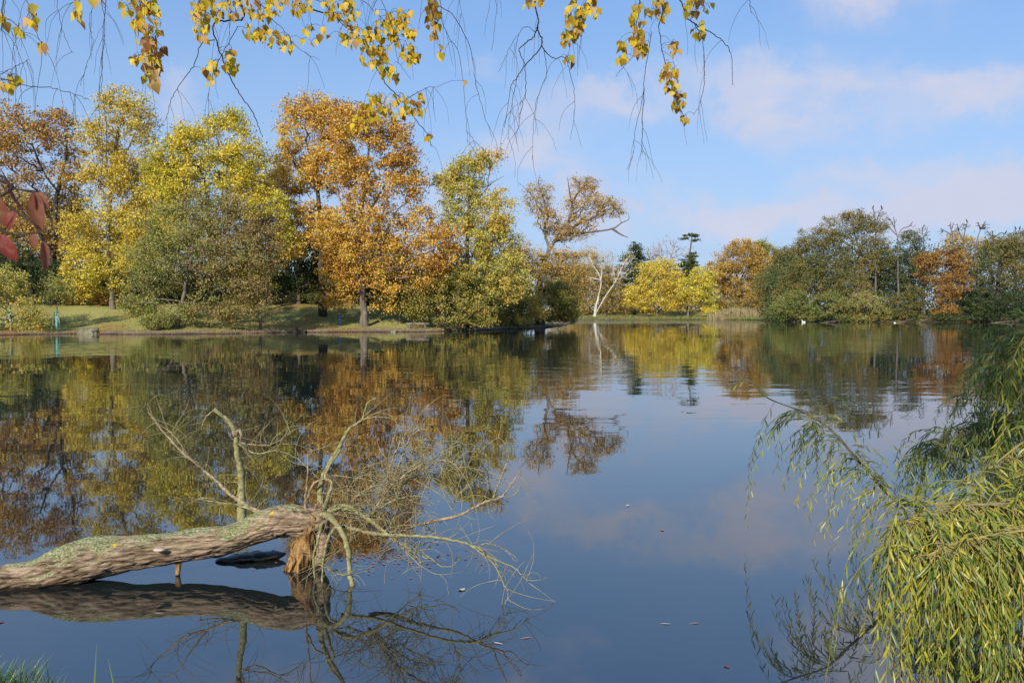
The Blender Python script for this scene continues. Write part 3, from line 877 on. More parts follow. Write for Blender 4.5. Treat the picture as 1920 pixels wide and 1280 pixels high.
def sapling(px, py, label, ptop, guard_h=1.9):
    b = on_water(px, 626)
    Y = b[1] + 2.4
    x = P(px, 600, Y)[0]
    z = gz(x, Y)
    root = empty('staked_sapling', (x, Y, z), label, 'sapling', 'young trees in turquoise guards')
    V, F = tube([(x, Y, z - .05), (x + .02, Y, z + guard_h * .5), (x, Y, z + guard_h)], .2, 12)
    g = mk('guard', V, F, M_TURQ, root, True)
    V, F = tube([(x, Y, z + guard_h - .03), (x, Y, z + guard_h + .04)], .26, 12)
    mk('rim', V, F, M_TURQ, g, True)
    for a in (200, 330, 90):
        dx, dy = math.cos(R(a)), math.sin(R(a))
        V, F = tube([(x + dx * .62, Y + dy * .62, z - .2), (x + dx * .2, Y + dy * .2, z + guard_h + .08)], .06, 6)
        mk('stake', V, F, M_STAKE, root)
    for a, c in ((200, 330), (330, 90), (90, 200)):
        V, F = tube([(x + .27 * math.cos(R(q)), Y + .27 * math.sin(R(q)), z + guard_h - .05) for q in (a, c)], .04, 6)
        mk('crossbar', V, F, M_STAKE, root)
    g_ = np.random.default_rng(int(px))
    ch = np.array([(x, Y, z), (x + .03, Y, z + 1.5), (x, Y + .03, z + 3), (x + .05, Y, z + 4.2)])
    pts = np.array((x, Y, z + 4.6)) + unit(g_.normal(size=(70, 3))) * (g_.uniform(.1, 1, 70) ** .4)[:, None] * np.array((1.9, 1.6, 1.9))
    pos, par, first = grow([ch], pts)
    tips = tips_below(par)
    rad = .012 * tips ** .38
    idx = np.arange(len(pos))[par >= 0]
    V, F = edge_tubes(pos[par[idx]], pos[idx], np.minimum(rad[par[idx]], rad[idx] * 1.4), rad[idx], 6)
    mk('trunk', V, F, BARK_DEAD, root, True)
    C = np.repeat(pts, 24, 0) + g_.normal(size=(70 * 24, 3)) * .3
    V, F = leaf_quads(C, .2, .65, .4, None, g_)
    mk('crown', V, F, PAL['greygreen'], root, False, np.repeat(np.clip(g_.normal(.25, .2, len(C)), .02, .98), 4))


sapling(107, 606, 'young tree with turquoise trunk guard and wooden tripod stakes on open lawn', 500)
sapling(20, 600, 'young tree in a turquoise guard half hidden behind the drooping bush', 520, 1.5)


def rock(px, py, w_, h_, d_, label, seed, mat=None, dy=0.6):
    b = on_water(px, py)
    x, y = b[0] , b[1] + dy
    z = gz(x, y)
    root_z = z - .05
    import bmesh
    bm = bmesh.new()
    bmesh.ops.create_icosphere(bm, subdivisions=4, radius=1)
    for v in bm.verts:
        p = v.co
        n = mnoise.noise(p * 1.6 + Vector((seed, 0, 0))) * .35 + mnoise.noise(p * 4 + Vector((0, seed, 0))) * .12
        q = Vector((max(-.9, min(.9, p.x * (1 + n))), p.y * (1 + n), max(-.5, min(.8, p.z * (1 + n * 1.5)))))
        v.co = (q.x * w_, q.y * d_, q.z * h_ + h_ * .35)
    me = bpy.data.meshes.new('boulder')
    bm.to_mesh(me)
    bm.free()
    me.materials.append(mat or M_STONE)
    o = link(bpy.data.objects.new('boulder', me))
    o.location = (x, y, root_z)
    tag(o, label, 'rock')


rock(160, 626.5, 1.3, .7, .8, 'pale mossy boulder at the waterline beside the staked sapling', 3)
rock(98, 627, .5, .3, .4, 'small low stone at the waterline between drooping bush and pale boulder', 8)
rock(737, 622.5, .42, .3, .35, 'small brown stone on the bank beside the big orange trunk', 5)

# split log lying at the waterline
b0 = on_water(563, 623)
V, F = tube(spline([(b0[0] - .8, b0[1] + .6, .55), (b0[0] - .1, b0[1] + .1, .32), (b0[0] + .7, b0[1] - .3, .02)], 5), [.1, .2, .24, .26, .26, .26, .27, .28, .28, .27, .24], 9)
V += rng.normal(size=V.shape) * .03
tag(mk('driftwood_log', V, F, BARK_DARK, None, True), 'short dark log tipped into the lake from the grassy bank', 'log')

# bench made of a tree trunk near the bushes
x, Y = P(783, 580, 104)[0], 104
z = gz(x, Y)
root = empty('log_bench', (x, Y, z), 'low rustic log bench in the shade before the olive waterside bush', 'bench')
V, F = tube([(x - 1.5, Y, z + .5), (x, Y, z + .52), (x + 1.5, Y, z + .5)], [.2, .21, .2], 10)
mk('seat', V, F, BARK_GREY, root, True)
for s in (-1, 1):
    V, F = tube([(x + s, Y, z - .1), (x + s, Y, z + .4)], .16, 8)
    mk('leg', V, F, BARK_GREY, root, True)

# person standing behind the big orange tree
m_person, t, out = new_mat('blue_jeans_dark_jacket')
zz = t.n('ShaderNodeSeparateXYZ')
t.put(zz.inputs[0], t.n('ShaderNodeTexCoord').outputs['Object'])
c = t.mix(t.math('GREATER_THAN', zz.outputs[2], 0.88), (0.10, 0.16, 0.36, 1), (0.03, 0.035, 0.06, 1))
c = t.mix(t.math('GREATER_THAN', zz.outputs[2], 1.46), c, (0.5, 0.32, 0.24, 1))
c = t.mix(t.math('LESS_THAN', zz.outputs[2], 0.08), c, (0.02, 0.02, 0.02, 1))
principled(t, out, c, .8)
x, Y = P(637, 570, 105)[0], 105
sk = [((0, 0, .92), .15), ((0, 0, 1.15), .15), ((0, 0, 1.36), .17), ((0, 0, 1.46), .06), ((0, .02, 1.56), .085), ((0, .02, 1.66), .09), ((0, .01, 1.72), .06),
      ((.19, 0, 1.40), .06), ((.25, .02, 1.14), .05), ((.22, .14, .95), .04), ((.21, .18, .87), .045),
      ((-.19, 0, 1.40), .06), ((-.26, .0, 1.14), .05), ((-.25, .08, .92), .04), ((-.25, .1, .84), .045),
      ((.1, 0, .86), .11), ((.11, .03, .48), .075), ((.11, 0, .1), .05), ((.12, .14, .045), .045),
      ((-.1, 0, .86), .11), ((-.12, -.02, .48), .075), ((-.13, -.06, .1), .05), ((-.14, .08, .045), .045)]
se = [(0, 1), (1, 2), (2, 3), (3, 4), (4, 5), (5, 6), (2, 7), (7, 8), (8, 9), (9, 10), (2, 11), (11, 12), (12, 13), (13, 14), (0, 15), (15, 16), (16, 17), (17, 18),
      (0, 19), (19, 20), (20, 21), (21, 22)]
me = bpy.data.meshes.new('person')
me.from_pydata([s[0] for s in sk], se, [])
po = link(bpy.data.objects.new('person', me))
po.modifiers.new('skin', 'SKIN')
for i, s in enumerate(sk):
    me.skin_vertices[0].data[i].radius = (s[1], s[1] * .8)
    me.skin_vertices[0].data[i].use_root = i == 0
po.modifiers.new('sub', 'SUBSURF').levels = 1
po.modifiers['sub'].render_levels = 2
me.materials.append(m_person)
po.location = (x, Y, gz(x, Y) - .01)
po.rotation_euler = (0, 0, R(200))
tag(po, 'person in dark jacket and blue jeans standing behind the big orange tree', 'person')
V, F = tube([(0, .02, 1.6), (0, -.02, 1.68), (0, 0, 1.745), (0, .01, 1.77)], [.085, .1, .085, .03], 10)
hair = link(bpy.data.objects.new('hair', mesh_data('hair', V, F, plain('brown_hair', (.05, .03, .02)), True)), po)


# birds ------------------------------------------------------------
def bird(name, loc, rz, label, cat, mat, upright, s, group=None):
    root = empty(name, loc, label, cat, group)
    root.rotation_euler = (0, 0, rz)
    if upright:   # cormorant on a branch
        path = [(-.28, 0, -.18), (-.14, 0, .02), (-.02, 0, .16), (.08, 0, .32), (.12, 0, .46), (.10, 0, .58), (.13, 0, .67), (.20, 0, .69)]
        rad = [.02, .07, .12, .13, .09, .05, .05, .03]
        beak = [(.19, 0, .69), (.32, 0, .67)]
    else:         # swan or duck on the water
        path = [(-.42, 0, .16), (-.28, 0, .14), (0, 0, .1), (.24, 0, .12), (.34, 0, .3), (.33, 0, .46), (.38, 0, .56), (.45, 0, .55)]
        rad = [.02, .14, .22, .16, .07, .05, .06, .035]
        beak = [(.44, 0, .55), (.56, 0, .51)]
    V, F = tube(spline(np.array(path) * s, 3), np.interp(np.linspace(0, 7, 22), range(8), np.array(rad) * s), 8)
    link(bpy.data.objects.new('body', mesh_data('body', V, F, mat, True)), root)
    V, F = tube(np.array(beak) * s, np.array((.025, .008)) * s, 6)
    link(bpy.data.objects.new('beak', mesh_data('beak', V, F, M_BEAK)), root)
    if upright:
        for q in (-.05, .05):
            V, F = tube(np.array([(-.02, q, .1), (0, q, -.08)]) * s, .02 * s, 5)
            link(bpy.data.objects.new('leg', mesh_data('leg', V, F, M_BLACK)), root)
        for q in (-1, 1):
            V, F = tube(np.array([(.06, q * .11, .34), (-.06, q * .13, .14), (-.2, q * .06, -.06)]) * s, np.array((.05, .06, .015)) * s, 6)
            link(bpy.data.objects.new('wing', mesh_data('wing', V, F, M_BLACK, True)), root)


for i, (px, py, lab) in enumerate([(1637, 391, 'one of two black cormorants on the thin forked snag'), (1653, 391, 'one of two black cormorants on the thin forked snag'),
                                   (1813, 417, 'black cormorant alone on the upright dead trunk'), (1886, 438, 'black cormorant at the end of the tangled dead limb'),
                                   (1904, 430, 'one of two black cormorants on the dead top above the spreading oak'), (1912, 430, 'one of two black cormorants on the dead top above the spreading oak')]):
    q = P(px, py, 227)
    bird('cormorant', (q[0], q[1], q[2] + .1), R([20, 200, 160, 10, 180, 30][i]), lab, 'bird', M_BLACK, True, 1.25, 'cormorants resting on dead branches')
for px, py, lab, mt, s in [(1507, 604.6, 'white swan on the water below the green bushes', M_WHITE, 1.2), (1516, 605, 'small dark coot swimming next to the white swan', M_BLACK, .7),
                           (1678, 605.4, 'pale duck resting by the branches of the wooded shore', M_WHITE, .6)]:
    q = on_water(px, py)
    bird('swan' if s > 1 else 'duck', (q[0], q[1], -.02), R(170), lab, 'bird', mt, False, s, None)

# twig nest on the leaning dead trunk
q = P(1842, 428, 227)
gN = np.random.default_rng(4)
parts = []
for i in range(90):
    a = gN.uniform(0, 6.28)
    r_ = gN.uniform(.25, .75)
    c = q + np.array((math.cos(a) * r_, math.sin(a) * r_, gN.uniform(-.15, .25)))
    d_ = np.array((-math.sin(a), math.cos(a), gN.normal() * .3)) * gN.uniform(.25, .5)
    parts.append(tube([c - d_, c + d_], .035, 4, False))
V, F = join(parts)
nest = tag(mk('twig_nest', V, F, BARK_DEAD), 'dark twig nest in the fork of the leaning dead trunk', 'nest')

# dead branches lying along the wooded shore
for i, (px, ang, ln, lab) in enumerate([(1700, 25, 5, 'pale fallen branch slanting into the water below the dull olive bush'), (1735, 40, 4, 'short pale fallen branch beside the copper-orange spray'),
                                        (1890, 5, 9, 'long bleached branch lying on the water under the dark oak'), (1560, 8, 6, 'bleached branch lying flat below the wide green bush')]):
    q = on_water(px, 605)
    a = R(ang)
    V, F = tube(spline([(q[0] - ln / 2, q[1] - .3, -.1), (q[0], q[1] + .3, .15 + ln * .2 * math.sin(a)), (q[0] + ln / 2, q[1] + .6, .2 + ln * .5 * math.sin(a))], 4), np.linspace(.16, .05, 9), 6)
    tag(mk('fallen_branch', V, F, BARK_GREY, None, True), lab, 'branch', 'fallen branches on the wooded shore')

# reed bed on the far shore
gR = np.random.default_rng(9)
n = 2600
C = np.array([P(a, 597, 1)[0] for a in gR.normal(1376, 17, n) + 6 * np.sin(np.arange(n))])
yy = gR.uniform(300, 312, n)
C = np.stack([C * yy, yy, np.zeros(n)], 1)
C[:, 2] = np.maximum(terrain_z(C[:, 0], C[:, 1]), 0)
hh = gR.uniform(1.2, 4.0, n) * (.55 + .45 * np.sin(C[:, 0] * .9) ** 2)
lean = gR.normal(size=(n, 2)) * .4
side = np.array((.09, 0, 0))
top = C + np.stack([lean[:, 0], lean[:, 1], hh], 1)
V = np.stack([C - side, C + side, top + side * .5, top - side * .5], 1).reshape(-1, 4, 3).reshape(-1, 3)
m_reed = leaf_mat('dry_reed', [(.17, .14, .07), (.30, .24, .12), (.38, .31, .16)], 'attr', .2)
o = mk('reeds', V, np.arange(4 * n).reshape(-1, 4), m_reed, None, False, np.repeat(gR.uniform(0, 1, n), 4))
o['kind'] = 'stuff'
tag(o, 'dry tan reed bed at the far water edge', 'reeds')
# rough grass along the far shore and the lawn edge
def rough_grass(name, label, xs, ys, n, h, w_, stops, seed):
    g = np.random.default_rng(seed)
    X, Y_ = g.uniform(*xs, n), g.uniform(*ys, n)
    d = shore_dist(X, Y_)
    m = (d > .2) & (d < 14)
    X, Y_ = X[m], Y_[m]
    C = np.stack([X, Y_, terrain_z(X, Y_) - .03], 1)
    k = len(C)
    top = C + np.stack([g.normal(size=k) * h * .35, g.normal(size=k) * h * .35, g.uniform(.5, 1.2, k) * h], 1)
    s = np.stack([np.cos(q := g.uniform(0, 6.28, k)), np.sin(q), np.zeros(k)], 1) * w_
    V = np.stack([C - s, C + s, top], 1).reshape(-1, 3)
    o = mk(name, V, np.arange(3 * k).reshape(-1, 3), leaf_mat(name + '_blades', stops, 'attr', .25), None, False, np.repeat(g.uniform(0, 1, k), 3))
    o['kind'] = 'stuff'
    tag(o, label, 'grass')
rough_grass('rough_grass', 'rough green grass strip along the far shore', (22, 90), (285, 325), 9000, .8, .16, [(.10, .14, .03), (.19, .21, .05), (.28, .26, .09)], 31)
rough_grass('lawn_grass', 'short leaf-strewn lawn grass on the left bank', (-75, 8), (86, 128), 60000, .14, .05, [(.20, .23, .06), (.30, .30, .09), (.42, .36, .13), (.46, .30, .10)], 32)
# ------------------------------------------------------------------ fallen tree in the foreground water
gL = np.random.default_rng(77)
m_bark, t, out = new_mat('lichen_bark')
geo = t.n('ShaderNodeNewGeometry')
pos = geo.outputs['Position']
sp = t.n('ShaderNodeSeparateXYZ')
t.put(sp.inputs[0], geo.outputs['Normal'])
mp = t.n('ShaderNodeMapping')
t.put(mp.inputs[0], pos)
mp.inputs['Scale'].default_value = (0.45, 2.0, 4.2)
mp.inputs['Rotation'].default_value = (0, R(-9), 0)
f = t.noise(mp.outputs[0], 9, 8, .68)
fine = t.noise(mp.outputs[0], 38, 5, .7)
wood_c = t.ramp(f, [(.36, (.05, .033, .022)), (.45, (.22, .15, .09)), (.58, (.42, .305, .205)), (.75, (.58, .46, .33))])
moss_n = t.noise(pos, 16, 6, .7)
moss = t.smooth(t.math('ADD', sp.outputs[2], t.math('ADD', t.math('MULTIPLY', t.math('SUBTRACT', moss_n, .5), 1.4), t.math('MULTIPLY', t.math('SUBTRACT', t.noise(pos, 3.5, 3, .5), .5), 2.2))), .45, .85)
moss_c = t.ramp(t.noise(pos, 60, 4, .6), [(.35, (.11, .12, .04)), (.5, (.24, .245, .10)), (.65, (.43, .43, .29))])
cc = t.mix(moss, wood_c, moss_c)
yel = t.smooth(t.noise(pos, 11, 2, .4), .69, .71)
cc = t.mix(t.math('MULTIPLY', yel, t.smooth(sp.outputs[2], .2, .6)), cc, (.62, .42, .02, 1))
spz = t.n('ShaderNodeSeparateXYZ')
t.put(spz.inputs[0], pos)
wet = t.math('SUBTRACT', 1.0, t.smooth(t.math('ADD', spz.outputs[2], t.math('MULTIPLY', t.math('SUBTRACT', moss_n, .5), .1)), .015, .06))
cc = t.mix(wet, cc, (.03, .021, .014, 1))
bp = t.n('ShaderNodeBump')
bp.inputs['Distance'].default_value = .025
t.put(bp.inputs['Height'], t.math('ADD', f, t.math('MULTIPLY', fine, .4)))
principled(t, out, cc, .9, bp.outputs[0], .15)

m_branch, t, out = new_mat('lichen_branch')
pos = t.n('ShaderNodeNewGeometry').outputs['Position']
f = t.noise(pos, 30, 5, .65)
c = t.ramp(f, [(.3, (.09, .075, .03)), (.45, (.20, .18, .075)), (.58, (.27, .25, .12)), (.72, (.38, .36, .25))])
principled(t, out, c, .85, None, .2)
m_brown, t, out = new_mat('bare_tan_branch')
pos = t.n('ShaderNodeNewGeometry').outputs['Position']
principled(t, out, t.ramp(t.noise(pos, 25, 5, .6), [(.3, (.11, .075, .04)), (.5, (.26, .19, .11)), (.7, (.42, .34, .22))]), .8, None, .2)
m_twig = bark_mat('dry_straw_twig', (.17, .14, .06), (.38, .33, .18), 14, .002, 1)
m_core, t, out = new_mat('broken_orange_wood')
co = t.n('ShaderNodeTexCoord').outputs['Object']
mp = t.n('ShaderNodeMapping')
t.put(mp.inputs[0], co)
mp.inputs['Scale'].default_value = (30, 30, 3)
mp.inputs['Rotation'].default_value = (0, R(22), 0)
f = t.noise(mp.outputs[0], 1.0, 6, .6)
bp = t.n('ShaderNodeBump')
bp.inputs['Distance'].default_value = .02
t.put(bp.inputs['Height'], f)
principled(t, out, t.ramp(f, [(.34, (.03, .018, .01)), (.46, (.18, .09, .03)), (.6, (.34, .20, .07)), (.72, (.42, .32, .19))]), .85, bp.outputs[0], .2)

AX = [(-140, 1112, 30, 6.55), (-60, 1098, 33, 6.6), (0, 1090, 30, 6.65), (60, 1080, 33, 6.72), (120, 1063, 41, 6.78), (180, 1046, 42, 6.85), (250, 1035, 35, 6.92), (320, 1028, 31, 7.0),
      (400, 1016, 30, 7.08), (450, 1003, 30, 7.13), (500, 983, 33, 7.18), (535, 975, 33, 7.2), (570, 978, 30, 7.22), (592, 985, 26, 7.24)]
pts = spline([P(a, b, Y) for a, b, h, Y in AX], 14)
rad = .93 * spline([(h / FPX * Y, 0, 0) for a, b, h, Y in AX], 14)[:, 0]
base = pts[0]
root = empty('fallen_tree', P(0, 1090, 6.65), 'fallen mossy tree trunk with bare crown lying in the water', 'fallen tree')
sides = 96
V, F = tube(pts, rad, sides, True)
ax = np.repeat(np.vstack([pts[:1], pts, pts[-1:]]), sides, 0)
nrm = unit(V - ax + 1e-9)
disp = np.zeros(len(V))
s_along = np.repeat(np.concatenate([[0], np.arange(len(pts)), [len(pts) - 1]]), sides) * .045
angs = np.tile(np.linspace(0, 2 * np.pi, sides, endpoint=False), len(pts) + 2)
for i in range(len(V)):
    p = Vector((s_along[i] * 1.1, math.cos(angs[i]) * 1.1, math.sin(angs[i]) * 1.1))
    q = Vector((s_along[i] * 2.6, math.cos(angs[i]) * 5.5, math.sin(angs[i]) * 5.5))
    r2 = Vector((s_along[i] * 6, math.cos(angs[i]) * 11, math.sin(angs[i]) * 11))
    disp[i] = .022 * mnoise.noise(p * 1.5) - .026 * max(0, .2 - abs(mnoise.noise(q))) * 4 + .006 * mnoise.noise(r2)
V = V + nrm * disp[:, None]
mk('trunk', V, F, m_bark, root, True)


def limb(poly, r0, r1, mat=m_branch, name='branch', sides=8, jit=.006, n=7):
    p = spline([P(*q) for q in poly], n)
    p[1:] += gL.normal(size=(len(p) - 1, 3)) * jit * .5
    r = (r1 + (r0 - r1) * (1 - np.linspace(0, 1, len(p))) ** 1.3) * .68 * (1 + .08 * gL.normal(size=len(p)))
    V, F = tube(p, np.abs(r), sides)
    mk(name, V, F, mat, root, True)
    return p


# broken end that stands in the water
p = spline([P(585, 965, 7.2), P(580, 1000, 7.18), P(567, 1040, 7.15), P(550, 1085, 7.12)], 16)
r = np.interp(np.arange(len(p)), [0, 20, len(p) - 1], [.06, .085, .10])
V, F = tube(p, r, 72, True)
for i in range(len(V)):
    v = Vector(V[i])
    V[i] += np.array((mnoise.noise(Vector((v.x * 22, v.y * 22, v.z * 2))), mnoise.noise(Vector((v.x * 22 + 9, v.y * 22, v.z * 2))), 0)) * .045 + np.array((mnoise.noise(Vector((v.x * 60, v.y * 60, v.z * 5))), mnoise.noise(Vector((v.x * 60 + 9, v.y * 60, v.z * 5))), 0)) * .02
mk('broken_stump', V, F, m_core, root, True)
p = spline([P(598, 985, 7.25), P(606, 1020, 7.2), P(596, 1050, 7.18), P(590, 1095, 7.15)], 7)
V, F = tube(p, np.linspace(.075, .06, len(p)), 16)
V += gL.normal(size=V.shape) * .008
mk('broken_stump', V, F, m_bark, root, True)
V, F = tube(spline([P(335, 1040, 7.0), P(334, 1062, 6.98), P(333, 1078, 6.96)], 4), np.linspace(.03, .02, 9), 9)
mk('snapped_stub', V, F, m_core, root, True)
V, F = tube(spline([P(598, 990, 7.22), P(601, 958, 7.22), P(600, 945, 7.2)], 4), np.linspace(.10, .045, 9), 12)
V += gL.normal(size=V.shape) * .01
mk('burl', V, F, m_bark, root, True)
# bracket fungus
fx = P(299, 1030, 6.83)
V, F = tube([fx + (-.05, 0, 0), fx + (-.03, -.01, 0), fx + (.02, -.012, 0), fx + (.055, 0, 0)], [.006, .022, .024, .006], 10)
V[:, 2] = fx[2] + (V[:, 2] - fx[2]) * .55
mk('bracket_fungus', V, F, plain('pale_fungus', (.5, .42, .34)), root, True)

Lb = []
A = Lb.append
A(limb([(452, 1000, 7.2), (453, 930, 7.45), (452, 890, 7.5), (445, 850, 7.5), (441, 812, 7.5), (428, 790, 7.5), (401, 766, 7.5)], .062, .026, m_branch, sides=12))
A(limb([(402, 768, 7.5), (390, 778, 7.5), (381, 792, 7.5), (377, 806, 7.5)], .014, .005))
A(limb([(440, 818, 7.5), (448, 806, 7.45), (452, 815, 7.4), (450, 830, 7.4)], .03, .012, m_bark))
A(limb([(500, 965, 7.2), (470, 952, 7.3), (430, 925, 7.5), (385, 882, 7.7), (342, 848, 7.9), (302, 805, 8.0), (282, 778, 8.1), (273, 755, 8.1)], .034, .006, m_brown))
A(limb([(385, 882, 7.7), (350, 850, 7.6), (325, 815, 7.6), (290, 790, 7.7)], .014, .004, m_brown))
A(limb([(500, 968, 7.2), (450, 948, 7.3), (400, 940, 7.4), (368, 936, 7.4)], .02, .007))
A(limb([(445, 830, 7.5), (480, 850, 7.4), (520, 845, 7.3), (560, 862, 7.3), (600, 900, 7.2)], .012, .005))
A(limb([(446, 830, 7.5), (500, 835, 7.4), (530, 822, 7.4), (545, 812, 7.4)], .01, .003, m_brown))
A(limb([(601, 960, 7.2), (602, 905, 7.3), (618, 870, 7.3), (640, 830, 7.3), (656, 803, 7.3), (680, 785, 7.3), (688, 757, 7.3), (706, 745, 7.3)], .042, .009, m_branch, sides=10))
A(limb([(658, 802, 7.3), (685, 785, 7.2), (720, 782, 7.2), (747, 787, 7.2)], .014, .004))
A(limb([(605, 960, 7.2), (616, 930, 7.1), (622, 905, 7.1), (610, 890, 7.15), (640, 840, 7.2)], .03, .014))
A(limb([(574, 965, 7.2), (573, 930, 7.2), (578, 880, 7.2), (577, 850, 7.2), (585, 842, 7.2)], .02, .005, m_brown))
A(limb([(575, 935, 7.2), (590, 905, 7.2), (615, 895, 7.2)], .018, .012, m_brown))
A(limb([(690, 1000, 7.0), (730, 1000, 7.0), (780, 985, 7.0), (860, 965, 7.0), (905, 942, 7.0), (940, 930, 7.0), (960, 905, 7.0), (977, 882, 7.0)], .03, .006, m_brown, sides=10))
A(limb([(925, 935, 7.0), (935, 905, 7.0), (950, 870, 7.0), (953, 848, 7.0), (945, 828, 7.0), (933, 820, 7.0)], .014, .004, m_branch))
A(limb([(935, 930, 7.0), (960, 930, 7.0), (978, 912, 7.0), (992, 905, 7.0)], .01, .003))
A(limb([(640, 985, 7.1), (700, 1000, 6.95), (760, 1003, 6.8), (840, 1010, 6.6), (890, 1024, 6.5), (920, 1045, 6.45), (960, 1062, 6.4), (990, 1090, 6.35)], .026, .006, m_branch, sides=9))
A(limb([(880, 1020, 6.5), (922, 1052, 6.4), (944, 1092, 6.35), (952, 1118, 6.3), (937, 1148, 6.25)], .013, .004))
A(limb([(895, 1025, 6.5), (915, 1018, 6.5), (945, 1030, 6.45), (970, 1055, 6.4)], .009, .003))
A(limb([(600, 962, 7.2), (622, 972, 7.05), (642, 1000, 6.95), (652, 1030, 6.85), (655, 1075, 6.78), (662, 1100, 6.7), (668, 1118, 6.68)], .045, .026, m_branch, sides=12))
A(limb([(632, 985, 7.0), (615, 1010, 6.9), (606, 1050, 6.85), (604, 1095, 6.8)], .022, .012))
A(limb([(605, 975, 7.2), (597, 1010, 7.0), (588, 1045, 6.95), (590, 1085, 6.9)], .024, .012))
A(limb([(590, 1050, 6.95), (612, 1065, 6.9), (630, 1075, 6.8), (645, 1078, 6.75)], .012, .006))
A(limb([(606, 962, 7.2), (640, 948, 7.1), (672, 958, 7.0), (720, 995, 6.9), (765, 1028, 6.85), (802, 1047, 6.8)], .032, .008, m_branch, sides=10))
A(limb([(606, 964, 7.15), (645, 952, 7.05), (690, 975, 6.95), (740, 1015, 6.9), (790, 1062, 6.85)], .024, .007))
A(limb([(720, 995, 6.9), (745, 985, 6.9), (790, 985, 6.95), (820, 1000, 6.9)], .012, .004))
A(limb([(690, 975, 7.0), (720, 935, 7.1), (745, 880, 7.15), (768, 822, 7.2), (797, 784, 7.2)], .02, .008, m_brown))
A(limb([(722, 930, 7.1), (728, 890, 7.1), (740, 850, 7.1), (760, 812, 7.1)], .014, .005, m_brown))
A(limb([(690, 970, 7.0), (735, 910, 7.0), (775, 880, 7.0), (815, 864, 7.0), (848, 868, 7.0), (862, 892, 7.0), (855, 930, 7.0), (845, 960, 7.0)], .016, .005, m_brown))
A(limb([(650, 965, 7.1), (700, 945, 7.1), (760, 905, 7.1), (810, 890, 7.1), (800, 900, 7.1)], .014, .005))
A(limb([(640, 955, 7.1), (680, 925, 7.2), (730, 915, 7.3), (780, 885, 7.3), (830, 865, 7.3)], .013, .004, m_brown))
A(limb([(612, 890, 7.2), (660, 895, 7.25), (705, 905, 7.3), (760, 950, 7.3)], .011, .004))
A(limb([(700, 960, 7.0), (745, 935, 6.9), (790, 930, 6.9), (815, 945, 6.9)], .012, .004))
A(limb([(800, 1040, 6.8), (830, 1062, 6.7), (855, 1055, 6.7), (862, 1035, 6.7)], .008, .003))
# fine whippy twigs: they spring from the limbs
parts = []
src = np.concatenate([p[len(p) // 4:] for p in Lb])


def twig(a, v, ln, r0=.0042, curl=.5, grav=.25, n=9):
    p = [np.array(a)]
    v = unit(np.array(v, float))
    w_ = unit(gL.normal(size=3))
    for i in range(n):
        v = unit(v + np.cross(w_, v) * curl / n * 2 + np.array((0, 0, -grav / n)) + gL.normal(size=3) * .05)
        p.append(p[-1] + v * ln / n)
        if p[-1][2] < .012:
            break
    if len(p) > 2:
        parts.append(tube(p, np.linspace(r0, .0012, len(p)), 4, False))
    return p


hub = np.concatenate([p for p in Lb[22:31]])
for i in range(330):     # the dense spray beside the broken end
    a = hub[gL.integers(len(hub))]
    px_dir = np.array((gL.uniform(-.5, .8), gL.uniform(-.6, .4), gL.uniform(-.4, 1.0)))
    q = twig(a, px_dir, gL.uniform(.18, .55), .0034, .9)
    if gL.random() < .5:
        twig(q[len(q) // 2], px_dir + gL.normal(size=3) * .5, gL.uniform(.15, .35), .0022)
for i in range(110):
    a = src[gL.integers(len(src))]
    v = np.array((gL.normal() * .7, gL.normal() * .5, gL.uniform(-.3, 1)))
    twig(a, v, gL.uniform(.12, .5), .0032)
left_l = np.concatenate(Lb[3:8])
for i in range(60):
    a = left_l[gL.integers(len(left_l))]
    q = twig(a, (gL.uniform(-.8, .4), gL.normal() * .4, gL.uniform(-.1, 1)), gL.uniform(.2, .6), .003, .9)
rt = np.concatenate([Lb[13], Lb[16], Lb[17]])
for i in range(45):
    a = rt[gL.integers(len(rt))]
    twig(a, (gL.uniform(-.2, .9), gL.normal() * .4, gL.uniform(-.8, .5)), gL.uniform(.1, .4), .003, .8, .6)
V, F = join(parts)
tw = mk('twigs', V, F, m_twig, root, True)
tw['kind'] = 'stuff'

# sunken log behind it, the shade on it put into its black colour
V, F = tube(spline([P(405, 1050, 7.35), P(450, 1042, 7.4), P(500, 1035, 7.42), P(535, 1028, 7.45)], 6), [.02, .04, .05, .06, .07, .08, .085, .09, .09, .09, .09, .085, .08, .075, .07, .065, .05, .03, .01], 12)
V[:, 2] = np.maximum(V[:, 2] * .5, -.05)
V += gL.normal(size=V.shape) * .006
tag(mk('sunken_log', V, F, plain('wet_shaded_black_wood', (.018, .014, .011), .35, .5), None, True), 'wet log coloured black for shade, almost sunk behind the fallen mossy trunk', 'log')


# ------------------------------------------------------------------ leaves afloat
def leaf_shape(widths, ts, fold=.12, curl=.0, length=1.0):
    """two-sided blade: midrib and both margins; along +Y"""
    V = [(0, t_ * length, -curl * t_ * t_) for t_ in ts]
    n = len(ts)
    for s in (-1, 1):
        V += [(s * w_, t_ * length, fold * w_ - curl * t_ * t_) for w_, t_ in zip(widths, ts)]
    F = []
    for i in range(n - 1):
        F.append((i, i + 1, n + i + 1, n + i))
        F.append((i + 1, i, 2 * n + i, 2 * n + i + 1))
    return np.array(V, float), np.array(F)


